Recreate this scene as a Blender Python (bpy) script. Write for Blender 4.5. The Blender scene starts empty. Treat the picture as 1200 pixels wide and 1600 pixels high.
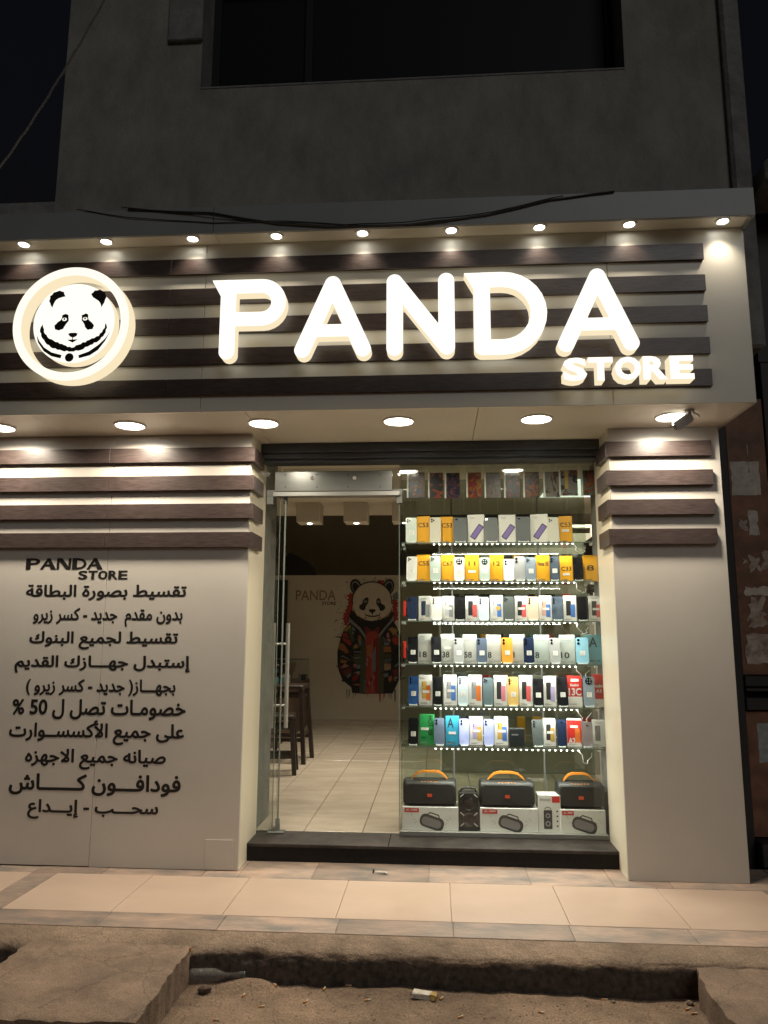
import bpy, math, random
import numpy as np
from mathutils import Vector, Matrix, noise
from mathutils.geometry import tessellate_polygon

random.seed(7)
rnd = random.Random(11)
sc = bpy.context.scene
COL = sc.collection
PI = math.pi

# ------------------------------------------------------------------ camera
CR = Vector((0.99764814, 0.06845474, 0.00348496))
CU = Vector((0.00759637, -0.16095196, 0.98693301))
CF = Vector((-0.06812115, 0.9845854, 0.16109343))
FPX = 1166.55
H = 1.379                                   # eye height above the pavement
cam_d = bpy.data.cameras.new('camera')
cam = bpy.data.objects.new('camera', cam_d)
COL.objects.link(cam)
M3 = Matrix((CR, CU, -CF)).transposed()
cam.matrix_world = Matrix.Translation((0, 0, H)) @ M3.to_4x4()
cam_d.sensor_fit = 'VERTICAL'
cam_d.sensor_height = 36.0
cam_d.lens = 36.0 * FPX / 1600.0
cam_d.clip_start = 0.05
cam_d.clip_end = 500
sc.camera = cam

# ------------------------------------------------------------------ night sky, street glow
SUN_EL, SUN_AZ = 30.0, 158.0                 # degrees; azimuth seen from above, 180 = from behind the camera
w = bpy.data.worlds.new('World'); sc.world = w; w.use_nodes = True
wn = w.node_tree.nodes; wl = w.node_tree.links
bgn = wn['Background']
sky = wn.new('ShaderNodeTexSky'); sky.sky_type = 'NISHITA'; sky.sun_disc = False
sky.sun_elevation = math.radians(-4.0); sky.sun_rotation = math.radians(SUN_AZ)
wl.new(sky.outputs[0], bgn.inputs[0]); bgn.inputs[1].default_value = 0.10
sun_d = bpy.data.lights.new('night_glow', 'SUN'); sun_d.energy = 0.13; sun_d.angle = math.radians(25)
sun_d.color = (1.0, 0.99, 0.95)
sun = bpy.data.objects.new('night_glow', sun_d); COL.objects.link(sun)
_d = Vector((math.sin(math.radians(SUN_AZ)) * math.cos(math.radians(SUN_EL)),
             math.cos(math.radians(SUN_AZ)) * math.cos(math.radians(SUN_EL)), math.sin(math.radians(SUN_EL))))
sun.rotation_euler = _d.to_track_quat('Z', 'Y').to_euler()
sc.view_settings.view_transform = 'Standard'; sc.view_settings.look = 'None'
sc.view_settings.gamma = 1.0; sc.view_settings.exposure = 1.2; sc.view_settings.use_curve_mapping = False
sc.render.engine = 'CYCLES'
sc.cycles.use_denoising = True
sc.cycles.max_bounces = 8; sc.cycles.transparent_max_bounces = 24
sc.cycles.sample_clamp_indirect = 4.0
sc.cycles.caustics_reflective = False; sc.cycles.caustics_refractive = False

# light strengths, all in one place
P_UP, P_LOW, P_LED, P_IN = 3.2, 6.0, 1.8, 31.0
E_FACE, E_SIDE = 0.56, 0.42
WARM = (1.0, 0.87, 0.68)

# ------------------------------------------------------------------ pixel helpers (photo pixels, 1200 x 1600)
def ray(x, y):
    return CR * ((x - 600) / FPX) - CU * ((y - 800) / FPX) + CF
def PY(x, y, Y):
    d = ray(x, y); q = d * (Y / d.y); return Vector((q.x, q.y, q.z + H))
def PZ(x, y, Z):
    d = ray(x, y); q = d * ((Z - H) / d.z); return Vector((q.x, q.y, q.z + H))

# ------------------------------------------------------------------ materials
MATS = {}
def mat(name, col=(.5, .5, .5), rough=.5, metal=0.0, spec=.5, var=0.0, vscale=4.0, col2=None, bump=0.0, bscale=40.0,
        stretch=(1, 1, 1), emit=None, estr=0.0, coat=0.0, detail=6.0, rvar=0.0):
    if name in MATS: return MATS[name]
    m = bpy.data.materials.new(name); m.use_nodes = True; MATS[name] = m
    nt = m.node_tree; N = nt.nodes; L = nt.links
    b = N['Principled BSDF']
    b.inputs['Base Color'].default_value = (*col, 1); b.inputs['Roughness'].default_value = rough
    b.inputs['Metallic'].default_value = metal; b.inputs['Specular IOR Level'].default_value = spec
    if coat: b.inputs['Coat Weight'].default_value = coat; b.inputs['Coat Roughness'].default_value = .1
    if emit: b.inputs['Emission Color'].default_value = (*emit, 1); b.inputs['Emission Strength'].default_value = estr
    if var or col2 or bump or rvar:
        tc = N.new('ShaderNodeTexCoord'); mp = N.new('ShaderNodeMapping'); mp.inputs['Scale'].default_value = stretch
        geo = N.new('ShaderNodeNewGeometry')
        L.new(geo.outputs['Position'], mp.inputs[0])
    if var or col2:
        t = N.new('ShaderNodeTexNoise'); t.inputs['Scale'].default_value = vscale; t.inputs['Detail'].default_value = detail
        t.inputs['Roughness'].default_value = .65
        L.new(mp.outputs[0], t.inputs['Vector'])
        r = N.new('ShaderNodeValToRGB')
        c2 = col2 or tuple(c * (1 - var) for c in col); c1 = col if col2 else tuple(min(1, c * (1 + var * .5)) for c in col)
        r.color_ramp.elements[0].position = .33; r.color_ramp.elements[1].position = .67
        r.color_ramp.elements[0].color = (*c2, 1); r.color_ramp.elements[1].color = (*c1, 1)
        L.new(t.outputs[0], r.inputs[0]); L.new(r.outputs[0], b.inputs['Base Color'])
    if rvar:
        t3 = N.new('ShaderNodeTexNoise'); t3.inputs['Scale'].default_value = 3.0; t3.inputs['Detail'].default_value = 5
        L.new(geo.outputs['Position'], t3.inputs['Vector'])
        mr = N.new('ShaderNodeMapRange'); mr.inputs[3].default_value = max(.02, rough - rvar); mr.inputs[4].default_value = min(1, rough + rvar)
        L.new(t3.outputs[0], mr.inputs[0]); L.new(mr.outputs[0], b.inputs['Roughness'])
    if bump:
        t2 = N.new('ShaderNodeTexNoise'); t2.inputs['Scale'].default_value = bscale; t2.inputs['Detail'].default_value = 5
        L.new(mp.outputs[0], t2.inputs['Vector'])
        bp = N.new('ShaderNodeBump'); bp.inputs['Strength'].default_value = bump; bp.inputs['Distance'].default_value = .01
        L.new(t2.outputs[0], bp.inputs['Height']); L.new(bp.outputs[0], b.inputs['Normal'])
    return m

def glow(name, col, strength, sample=False):
    if name in MATS: return MATS[name]
    m = bpy.data.materials.new(name); m.use_nodes = True; MATS[name] = m
    nt = m.node_tree; N = nt.nodes; N.remove(N['Principled BSDF'])
    e = N.new('ShaderNodeEmission'); e.inputs[0].default_value = (*col, 1); e.inputs[1].default_value = strength
    nt.links.new(e.outputs[0], N['Material Output'].inputs[0])
    if not sample: m.cycles.emission_sampling = 'NONE'
    return m

def glass(name, tint=(.93, .97, .95), rough=0.0, ior=1.5, extra=0.0):
    if name in MATS: return MATS[name]
    m = bpy.data.materials.new(name); m.use_nodes = True; MATS[name] = m
    nt = m.node_tree; N = nt.nodes; L = nt.links; N.remove(N['Principled BSDF'])
    tr = N.new('ShaderNodeBsdfTransparent'); tr.inputs[0].default_value = (*tint, 1)
    gl = N.new('ShaderNodeBsdfGlossy'); gl.inputs['Roughness'].default_value = rough
    fr = N.new('ShaderNodeFresnel'); fr.inputs[0].default_value = ior
    ad = N.new('ShaderNodeMath'); ad.operation = 'ADD'; ad.inputs[1].default_value = extra; ad.use_clamp = True
    mx = N.new('ShaderNodeMixShader')
    ge = N.new('ShaderNodeNewGeometry'); iv = N.new('ShaderNodeMath'); iv.operation = 'SUBTRACT'; iv.inputs[0].default_value = 1.0; L.new(ge.outputs['Backfacing'], iv.inputs[1])
    ml = N.new('ShaderNodeMath'); ml.operation = 'MULTIPLY'; L.new(ad.outputs[0], ml.inputs[0]); L.new(iv.outputs[0], ml.inputs[1])   # only the outer skin reflects
    L.new(fr.outputs[0], ad.inputs[0]); L.new(ml.outputs[0], mx.inputs[0]); L.new(tr.outputs[0], mx.inputs[1]); L.new(gl.outputs[0], mx.inputs[2])
    L.new(mx.outputs[0], N['Material Output'].inputs[0])
    return m

def island_tint(m, amount=.3, hue=.0):
    """each separate object with this material gets a slightly different brightness"""
    nt = m.node_tree; N = nt.nodes; L = nt.links; b = N['Principled BSDF']
    oi = N.new('ShaderNodeObjectInfo'); hsv = N.new('ShaderNodeHueSaturation')
    mr = N.new('ShaderNodeMapRange'); mr.inputs[3].default_value = 1 - amount; mr.inputs[4].default_value = 1 + amount
    L.new(oi.outputs['Random'], mr.inputs[0]); L.new(mr.outputs[0], hsv.inputs['Value'])
    inp = b.inputs['Base Color']
    if inp.is_linked:
        src = inp.links[0].from_socket; L.new(src, hsv.inputs['Color'])
    else: hsv.inputs['Color'].default_value = inp.default_value
    L.new(hsv.outputs[0], inp)
    return m

PANEL = mat('panel_white', (.55, .52, .475), .36, var=.06, vscale=1.3, bump=.06, bscale=2.5, rvar=.1)
BOXF = mat('light_box_board', (.27, .285, .285), .4, var=.08, vscale=2)
REVEAL = mat('reveal_panel', (.74, .69, .55), .3, var=.03, vscale=2)  # cream reveal boards; the lamps' light on them is partly put into this colour
SLAT = mat('slat_wood', (.068, .049, .045), .33, col2=(.026, .018, .017), vscale=14, stretch=(.9, 6, 9), bump=.05, bscale=30, detail=8)
SIGNP = mat('sign_panel', (.72, .69, .61), .35, var=.03, vscale=1.5)
SOFFIT = mat('soffit_board', (.80, .75, .65), .25, var=.04, vscale=2)
PLASTER = mat('plaster', (.31, .305, .28), .95, col2=(.205, .20, .185), vscale=3.2, stretch=(1.5, 1.5, .8), bump=.55, bscale=60, detail=12)
PLASTER2 = mat('plaster_side', (.24, .24, .23), .95, var=.3, vscale=8, bump=.6, bscale=50)
DARKPANE = mat('dark_window', (.012, .013, .015), .5, spec=.1)
FRAME_DK = mat('dark_frame', (.018, .018, .018), .6, spec=.2)
BLACK = mat('vinyl_black', (.012, .010, .009), .45)
LINTEL = mat('lintel_metal', (.055, .063, .078), .5, var=.3, vscale=9, stretch=(1, 1, 6), bump=.1)
GRANITE = mat('black_granite', (.014, .0125, .012), .6, spec=.25, col2=(.006, .0055, .0055), vscale=60, rvar=.2)
GRANITE_TOP = mat('granite_tread', (.055, .046, .040), .55, spec=.3, col2=(.018, .016, .015), vscale=9, rvar=.2, bump=.05)
CREAM = mat('cream_tile', (.54, .41, .325), .34, col2=(.49, .37, .29), vscale=2.2, stretch=(1, 1.5, 1), bump=.03, bscale=90, rvar=.12)
island_tint(CREAM, .025)
SLATE = mat('slate_tile', (.46, .325, .25), .5, col2=(.165, .155, .145), vscale=3.4, stretch=(1, 2.2, 1), bump=.25, bscale=25, detail=10)
island_tint(SLATE, .28)
GROUT = mat('grout', (.40, .32, .255), .9, var=.3, vscale=40)
DIRT = mat('dirt_road', (.27, .188, .128), .95, col2=(.145, .100, .070), vscale=5, bump=.9, bscale=45, detail=12)
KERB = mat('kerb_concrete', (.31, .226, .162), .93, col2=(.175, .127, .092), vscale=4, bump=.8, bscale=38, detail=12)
def gritty(m, speck=.35, scale=160, crack=0.0):
    nt = m.node_tree; N = nt.nodes; L = nt.links; b = N['Principled BSDF']
    geo = N.new('ShaderNodeNewGeometry'); n1 = N.new('ShaderNodeTexNoise'); n1.inputs['Scale'].default_value = scale; n1.inputs['Detail'].default_value = 3
    L.new(geo.outputs['Position'], n1.inputs['Vector'])
    mr = N.new('ShaderNodeMapRange'); mr.inputs[1].default_value = .3; mr.inputs[2].default_value = .7; mr.inputs[3].default_value = 1 - speck; mr.inputs[4].default_value = 1 + speck
    L.new(n1.outputs[0], mr.inputs[0])
    n2 = N.new('ShaderNodeTexNoise'); n2.inputs['Scale'].default_value = 1.6; n2.inputs['Detail'].default_value = 8; n2.inputs['Roughness'].default_value = .7
    L.new(geo.outputs['Position'], n2.inputs['Vector'])
    m2 = N.new('ShaderNodeMapRange'); m2.inputs[1].default_value = .35; m2.inputs[2].default_value = .65; m2.inputs[3].default_value = .72; m2.inputs[4].default_value = 1.2
    L.new(n2.outputs[0], m2.inputs[0]); mu = N.new('ShaderNodeMath'); mu.operation = 'MULTIPLY'; L.new(mr.outputs[0], mu.inputs[0]); L.new(m2.outputs[0], mu.inputs[1])
    last = mu.outputs[0]
    vo = N.new('ShaderNodeTexVoronoi'); vo.feature = 'DISTANCE_TO_EDGE'; vo.inputs['Scale'].default_value = 2.3
    wv = N.new('ShaderNodeVectorMath'); wv.operation = 'ADD'; sc_ = N.new('ShaderNodeVectorMath'); sc_.operation = 'SCALE'; sc_.inputs['Scale'].default_value = .25
    L.new(n2.outputs['Color'], sc_.inputs[0]); L.new(geo.outputs['Position'], wv.inputs[0]); L.new(sc_.outputs[0], wv.inputs[1]); L.new(wv.outputs[0], vo.inputs['Vector'])
    cm = N.new('ShaderNodeMapRange'); cm.inputs[1].default_value = 0; cm.inputs[2].default_value = .012; cm.inputs[3].default_value = 1 - crack; cm.inputs[4].default_value = 1
    L.new(vo.outputs['Distance'], cm.inputs[0]); mu2 = N.new('ShaderNodeMath'); mu2.operation = 'MULTIPLY'; L.new(last, mu2.inputs[0]); L.new(cm.outputs[0], mu2.inputs[1])
    h = N.new('ShaderNodeHueSaturation'); L.new(b.inputs['Base Color'].links[0].from_socket, h.inputs['Color']); L.new(mu2.outputs[0], h.inputs['Value']); L.new(h.outputs[0], b.inputs['Base Color'])
    bp0 = b.inputs['Normal'].links[0].from_node; bp = N.new('ShaderNodeBump'); bp.inputs['Strength'].default_value = .7; bp.inputs['Distance'].default_value = .004
    L.new(n1.outputs[0], bp.inputs['Height']); L.new(bp0.outputs[0], bp.inputs['Normal']); L.new(bp.outputs[0], b.inputs['Normal'])
    return m
gritty(DIRT, .35, 130); gritty(KERB, .3, 150, .25)
SLABM = mat('slab_concrete', (.29, .205, .148), .9, col2=(.175, .125, .092), vscale=5.5, bump=.5, bscale=30, detail=12)
gritty(SLABM, .28, 170, .35)
def darker_below(m, z0, col):
    """base colour turns darker towards the foot, along a ragged noisy edge"""
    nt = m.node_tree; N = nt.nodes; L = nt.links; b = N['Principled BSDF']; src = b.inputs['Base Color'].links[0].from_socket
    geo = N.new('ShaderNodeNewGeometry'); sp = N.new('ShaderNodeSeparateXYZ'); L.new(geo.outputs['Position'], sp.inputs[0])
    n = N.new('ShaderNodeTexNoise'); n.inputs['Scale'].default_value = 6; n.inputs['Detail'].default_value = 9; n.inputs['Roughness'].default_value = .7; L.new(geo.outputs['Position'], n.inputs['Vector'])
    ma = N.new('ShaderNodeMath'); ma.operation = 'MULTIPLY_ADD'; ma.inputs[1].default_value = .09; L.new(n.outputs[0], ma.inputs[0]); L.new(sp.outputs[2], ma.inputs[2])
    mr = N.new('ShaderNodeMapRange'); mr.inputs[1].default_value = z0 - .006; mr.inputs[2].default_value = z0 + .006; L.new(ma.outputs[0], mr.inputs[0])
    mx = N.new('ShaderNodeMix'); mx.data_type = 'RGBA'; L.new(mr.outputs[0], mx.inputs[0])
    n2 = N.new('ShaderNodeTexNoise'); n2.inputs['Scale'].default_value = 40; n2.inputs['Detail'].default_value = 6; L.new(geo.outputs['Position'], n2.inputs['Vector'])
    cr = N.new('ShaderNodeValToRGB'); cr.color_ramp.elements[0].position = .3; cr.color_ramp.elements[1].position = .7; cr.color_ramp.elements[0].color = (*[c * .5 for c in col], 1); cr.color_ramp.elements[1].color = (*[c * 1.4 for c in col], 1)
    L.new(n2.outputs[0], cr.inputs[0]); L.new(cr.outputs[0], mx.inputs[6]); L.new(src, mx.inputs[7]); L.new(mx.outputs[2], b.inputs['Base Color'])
darker_below(KERB, -.005, (.085, .066, .053))  # kerb colour goes darker low on its face, upper edge broken by noise
RUBBLE = mat('rubble', (.22, .175, .14), .95, var=.5, vscale=20)
STEEL = mat('steel', (.66, .66, .63), .3, .55)
STEEL_B = mat('steel_brushed', (.20, .215, .205), .22, .25, var=.12, vscale=3, stretch=(1, 1, 6))
ALU = mat('aluminium', (.27, .28, .27), .4, .4)
WHITEP = mat('white_plastic', (.78, .77, .74), .4)
GREYP = mat('grey_plastic', (.48, .50, .52), .45)
BLACKP = mat('black_plastic', (.018, .018, .019), .4)
GLASS_W = glass('window_glass', (.955, .975, .965), extra=.015)
GLASS_B = glass('back_glass', (.74, .80, .75), extra=.08)
GLASS_D = glass('door_glass', (.88, .90, .885), extra=.02)
GLASS_S = glass('shelf_glass', (.90, .96, .93))
GLASS_E = mat('glass_edge', (.15, .185, .165), .25, spec=.5)
ACRYL = glass('clear_plastic', (.95, .96, .96), .05, 1.22)
INWALL = mat('interior_wall', (.62, .56, .46), .7, var=.06, vscale=1.5)
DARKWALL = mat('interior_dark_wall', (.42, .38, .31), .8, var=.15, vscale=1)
INCEIL = mat('interior_ceiling', (.55, .50, .42), .8)
TILE = mat('floor_tile', (.62, .55, .45), .22, col2=(.48, .42, .34), vscale=3, stretch=(1, 2.5, 1), detail=12)
island_tint(TILE, .05)
WOODDK = mat('dark_wood', (.030, .018, .013), .4, col2=(.013, .008, .006), vscale=20, stretch=(5, 5, .6))
WOODBR = mat('brown_board', (.10, .062, .042), .45, var=.3, vscale=8)
RUST = mat('rusty_paint', (.27, .125, .068), .6, col2=(.105, .052, .032), vscale=7, bump=.25, bscale=40, detail=10)
DARKMET = mat('dark_metal', (.022, .019, .018), .6)
PAPER = mat('paper', (.66, .61, .55), .9, col2=(.42, .38, .34), vscale=22, detail=8)
PAPER2 = mat('paper_torn', (.60, .54, .48), .95, col2=(.22, .15, .11), vscale=16, detail=10)
LAMP_W = glow('lamp_lens', (1.0, .95, .84), 7.0)
LED_W = glow('led_dot', (1.0, .97, .88), 9.0)
FACE = glow('letter_face', (1.0, .955, .84), E_FACE, True)
SIDE = glow('letter_return', (1.0, .84, .56), E_SIDE, True)
EMB_FACE = glow('emblem_face', (1.0, .95, .80), .50, True)
DISC_FACE = glow('disc_face', (1.0, .96, .84), .50, True)

# ------------------------------------------------------------------ mesh helpers
class MB:
    def __init__(s): s.v = []; s.f = []; s.m = []
    def add(s, v, f, mi=0):
        o = len(s.v); s.v += [tuple(p) for p in v]
        for q in f: s.f.append([o + i for i in q]); s.m.append(mi)
        return s
    def box(s, x0, x1, y0, y1, z0, z1, mi=0, bev=0.0):
        if x0 > x1: x0, x1 = x1, x0
        if y0 > y1: y0, y1 = y1, y0
        if z0 > z1: z0, z1 = z1, z0
        if bev <= 0:
            v = [(x, y, z) for z in (z0, z1) for y in (y0, y1) for x in (x0, x1)]
            f = [(0, 2, 3, 1), (4, 5, 7, 6), (0, 1, 5, 4), (2, 6, 7, 3), (0, 4, 6, 2), (1, 3, 7, 5)]
            return s.add(v, f, mi)
        b = min(bev, (x1 - x0) * .49, (y1 - y0) * .49, (z1 - z0) * .49)
        lo = (x0, y0, z0); hi = (x1, y1, z1); v = []; idx = {}
        for sx in (0, 1):
            for sy in (0, 1):
                for sz in (0, 1):
                    sg = (sx, sy, sz)
                    for ax in range(3):
                        p = []
                        for k in range(3):
                            base = hi[k] if sg[k] else lo[k]
                            if k != ax: base += -b if sg[k] else b
                            p.append(base)
                        idx[(sx, sy, sz, ax)] = len(v); v.append(tuple(p))
        f = []
        for ax in range(3):
            o1, o2 = [k for k in range(3) if k != ax]
            for sd in (0, 1):
                q = []
                for a, c in ((0, 0), (1, 0), (1, 1), (0, 1)):
                    g = [0, 0, 0]; g[ax] = sd; g[o1] = a; g[o2] = c; q.append(idx[(*g, ax)])
                f.append(q)
            for a in (0, 1):
                for c in (0, 1):
                    g0 = [0, 0, 0]; g0[o1] = a; g0[o2] = c; g1 = list(g0); g1[ax] = 1
                    f.append([idx[(*g0, o1)], idx[(*g1, o1)], idx[(*g1, o2)], idx[(*g0, o2)]])
        for sx in (0, 1):
            for sy in (0, 1):
                for sz in (0, 1): f.append([idx[(sx, sy, sz, k)] for k in range(3)])
        return s.add(v, f, mi)
    def tube(s, pts, r, n=10, mi=0, cap=True):
        pts = [Vector(p) for p in pts]; rs = r if isinstance(r, (list, tuple)) else [r] * len(pts)
        rings = []; prev = None
        for i, p in enumerate(pts):
            t = (pts[min(i + 1, len(pts) - 1)] - pts[max(i - 1, 0)]).normalized()
            a = prev if prev else (Vector((0, 0, 1)) if abs(t.z) < .9 else Vector((1, 0, 0)))
            a = (a - t * a.dot(t)).normalized(); prev = a; b = t.cross(a)
            rings.append([p + (a * math.cos(2 * PI * k / n) + b * math.sin(2 * PI * k / n)) * rs[i] for k in range(n)])
        v = [q for rg in rings for q in rg]; f = []
        for i in range(len(pts) - 1):
            for k in range(n):
                f.append((i * n + k, i * n + (k + 1) % n, (i + 1) * n + (k + 1) % n, (i + 1) * n + k))
        if cap:
            f.append(list(range(n))[::-1]); f.append([(len(pts) - 1) * n + k for k in range(n)])
        return s.add(v, f, mi)
    def lathe(s, c, prof, axis='Z', n=24, mi=0):
        """prof: list of (radius, height) along axis from c"""
        v = []; f = []
        for r, h in prof:
            for k in range(n):
                a = 2 * PI * k / n; x, y = r * math.cos(a), r * math.sin(a)
                p = (x, y, h) if axis == 'Z' else ((x, h, y) if axis == 'Y' else (h, x, y))
                v.append((c[0] + p[0], c[1] + p[1], c[2] + p[2]))
        for i in range(len(prof) - 1):
            for k in range(n): f.append((i * n + k, i * n + (k + 1) % n, (i + 1) * n + (k + 1) % n, (i + 1) * n + k))
        if prof[0][0] > 1e-6: f.append(list(range(n))[::-1])
        if prof[-1][0] > 1e-6: f.append([(len(prof) - 1) * n + k for k in range(n)])
        return s.add(v, f, mi)
    def flat(s, loops, y, mi=0):
        """filled outline (x, z) loops in the plane Y = y, facing -Y; later loops may be holes"""
        ls = [[Vector((p[0], p[1], 0)) for p in l] for l in loops]
        tr = tessellate_polygon(ls); pts = [p for l in ls for p in l]
        f = []
        for a, b, c in tr:
            n = (pts[b] - pts[a]).cross(pts[c] - pts[a]).z
            f.append((a, b, c) if n > 0 else (a, c, b))
        return s.add([(p.x, y, p.y) for p in pts], f, mi)
    def prism(s, loops, y0, y1, mi=0, side=None, back=False):
        s.flat(loops, y0, mi); sm = mi if side is None else side
        for l in loops:
            n = len(l); v = [(p[0], y0, p[1]) for p in l] + [(p[0], y1, p[1]) for p in l]
            s.add(v, [(k, (k + 1) % n, n + (k + 1) % n, n + k) for k in range(n)], sm)
        if back: s.flat(loops, y1, mi)
        return s

def rrect(x0, x1, z0, z1, r, n=3):
    r = min(r, (x1 - x0) * .499, (z1 - z0) * .499); out = []
    for cx, cz, a0 in ((x1 - r, z1 - r, 0), (x0 + r, z1 - r, 90), (x0 + r, z0 + r, 180), (x1 - r, z0 + r, 270)):
        for k in range(n + 1):
            a = math.radians(a0 + 90 * k / n); out.append((cx + r * math.cos(a), cz + r * math.sin(a)))
    return out
def circ(cx, cz, r, n=20, rz=None):
    return [(cx + r * math.cos(2 * PI * k / n), cz + (rz or r) * math.sin(2 * PI * k / n)) for k in range(n)]

def obj(name, mb, mats, parent=None, loc=None, smooth=0, recalc=True):
    """ONE mesh object; vertices are given in world space (or in the parent's space when the parent asks for it)"""
    me = bpy.data.meshes.new(name)
    off = Vector((0, 0, 0))
    if parent is not None: off = Vector(parent.get('_w', (0, 0, 0)))
    elif loc is not None: off = Vector(loc)
    me.from_pydata([tuple(Vector(p) - off) for p in mb.v], [], mb.f)
    if not isinstance(mats, (list, tuple)): mats = [mats]
    for m in mats: me.materials.append(m)
    if len(mats) > 1: me.polygons.foreach_set('material_index', mb.m)
    if recalc:
        import bmesh
        bm = bmesh.new(); bm.from_mesh(me); bmesh.ops.recalc_face_normals(bm, faces=bm.faces); bm.to_mesh(me); bm.free()
    if smooth:
        me.polygons.foreach_set('use_smooth', [True] * len(me.polygons)); me.set_sharp_from_angle(angle=math.radians(smooth))
    me.update()
    o = bpy.data.objects.new(name, me); COL.objects.link(o)
    if parent is not None:
        o.parent = parent; WOFF[o.name] = off; o['_w'] = tuple(off)
    elif loc is not None: o.location = loc; o['_w'] = tuple(off)
    return o
WOFF = {}
def thing(name, label, cat, loc, group=None):
    o = bpy.data.objects.new(name, None); COL.objects.link(o); o.empty_display_size = .05
    o.location = loc; o['_w'] = tuple(loc); return tag(o, label, cat, group)
def tag(o, label, cat, group=None):
    o['label'] = label; o['category'] = cat
    if group: o['group'] = group
    return o
def struct(name, mb, m, **k):
    o = obj(name, mb, m, **k); o['kind'] = 'structure'; return o
def lamp(name, parent, loc, kind, energy, color=WARM, size=.05, size_y=None, direction=(0, 0, -1), spot=90, blend=.6):
    d = bpy.data.lights.new(name, kind); d.energy = energy; d.color = color
    if kind == 'AREA':
        if size_y: d.shape = 'RECTANGLE'; d.size = size; d.size_y = size_y
        else: d.shape = 'DISK'; d.size = size
    elif kind == 'SPOT':
        d.spot_size = math.radians(spot); d.spot_blend = blend; d.shadow_soft_size = size
    else: d.shadow_soft_size = size
    o = bpy.data.objects.new(name, d); COL.objects.link(o)
    off = Vector(parent.get('_w', (0, 0, 0)))
    o.parent = parent; o.location = Vector(loc) - off
    o.rotation_euler = Vector(direction).to_track_quat('-Z', 'Y').to_euler()
    return o

# ------------------------------------------------------------------ text
_TC = {}
def text_raw(body, off=0.0):
    k = (body, off)
    if k in _TC: return _TC[k]
    c = bpy.data.curves.new('lettering', 'FONT'); c.body = body; c.size = 1.0; c.offset = off; c.resolution_u = 3
    o = bpy.data.objects.new('lettering_tmp', c); COL.objects.link(o)
    bpy.context.view_layer.update()
    dg = bpy.context.evaluated_depsgraph_get()
    me = bpy.data.meshes.new_from_object(o.evaluated_get(dg))
    v = [(p.co.x, p.co.y) for p in me.vertices]; f = [list(p.vertices) for p in me.polygons]
    bpy.data.objects.remove(o); bpy.data.curves.remove(c); bpy.data.meshes.remove(me)
    xs = [p[0] for p in v]; ys = [p[1] for p in v]
    _TC[k] = (v, f, min(xs), max(xs), min(ys), max(ys)); return _TC[k]
def put_text(mb, body, x0, x1, z0, z1, y, off=0.0, mi=0, rot=0, fit=True, bold=0.0):
    """body fitted into the rectangle x0..x1, z0..z1 of the plane Y = y"""
    v, f, a, b, c, d = text_raw(body, off)
    if rot: v = [(q[1], -q[0]) for q in v]; a, b, c, d = c, d, -b, -a
    sx = (x1 - x0) / (b - a); sz = (z1 - z0) / (d - c)
    if not fit: sx = sz = min(sx, sz)
    dirs = [(0, 0)] + ([(math.cos(k * PI / 4), math.sin(k * PI / 4)) for k in range(8)] if bold else [])
    for k, (dx, dz) in enumerate(dirs):            # a bolder face: the same glyph laid slightly apart
        mb.add([(x0 + (p[0] - a) * sx + dx * bold, y - k * .00004, z0 + (p[1] - c) * sz + dz * bold) for p in v], f, mi)
    return mb

# Arabic shaping to presentation forms, returned in visual (left to right) order
_AR = {'ا': (0xFE8D, 2), 'أ': (0xFE83, 2), 'إ': (0xFE87, 2), 'ب': (0xFE8F, 4), 'ة': (0xFE93, 2), 'ت': (0xFE95, 4), 'ج': (0xFE9D, 4),
       'ح': (0xFEA1, 4), 'خ': (0xFEA5, 4), 'د': (0xFEA9, 2), 'ر': (0xFEAD, 2), 'ز': (0xFEAF, 2), 'س': (0xFEB1, 4), 'ش': (0xFEB5, 4),
       'ص': (0xFEB9, 4), 'ط': (0xFEC1, 4), 'ع': (0xFEC9, 4), 'ف': (0xFED1, 4), 'ق': (0xFED5, 4), 'ك': (0xFED9, 4), 'ل': (0xFEDD, 4),
       'م': (0xFEE1, 4), 'ن': (0xFEE5, 4), 'ه': (0xFEE9, 4), 'و': (0xFEED, 2), 'ى': (0xFEEF, 2), 'ي': (0xFEF1, 4)}
def arabic(s):
    toks = []; i = 0
    while i < len(s):
        ch = s[i]
        if ch == 'ل' and i + 1 < len(s) and s[i + 1] in 'اأ':
            toks.append(('lig', 0xFEFB if s[i + 1] == 'ا' else 0xFEF7)); i += 2; continue
        toks.append((ch, None)); i += 1
    out = []
    def joins_next(t): return t[0] == 'ـ' or (t[0] in _AR and _AR[t[0]][1] == 4)
    def joins_prev(t): return t[0] == 'ـ' or t[0] == 'lig' or t[0] in _AR
    for k, t in enumerate(toks):
        p = k > 0 and joins_next(toks[k - 1]); n = k + 1 < len(toks) and joins_prev(toks[k + 1])
        if t[0] == 'lig': out.append(chr(t[1] + (1 if p else 0)))
        elif t[0] in _AR:
            b, forms = _AR[t[0]]
            if forms == 2: out.append(chr(b + (1 if p else 0)))
            else: out.append(chr(b + (3 if p and n else 2 if n else 1 if p else 0)))
        elif t[0] == '(': out.append(')')
        elif t[0] == ')': out.append('(')
        else: out.append(t[0])
    # numbers keep their own order
    vis = []; k = 0; out = out[::-1]
    while k < len(out):
        if out[k].isdigit():
            j = k
            while j < len(out) and out[j].isdigit(): j += 1
            vis += out[k:j][::-1]; k = j
        else: vis.append(out[k]); k += 1
    return ''.join(vis)

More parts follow.
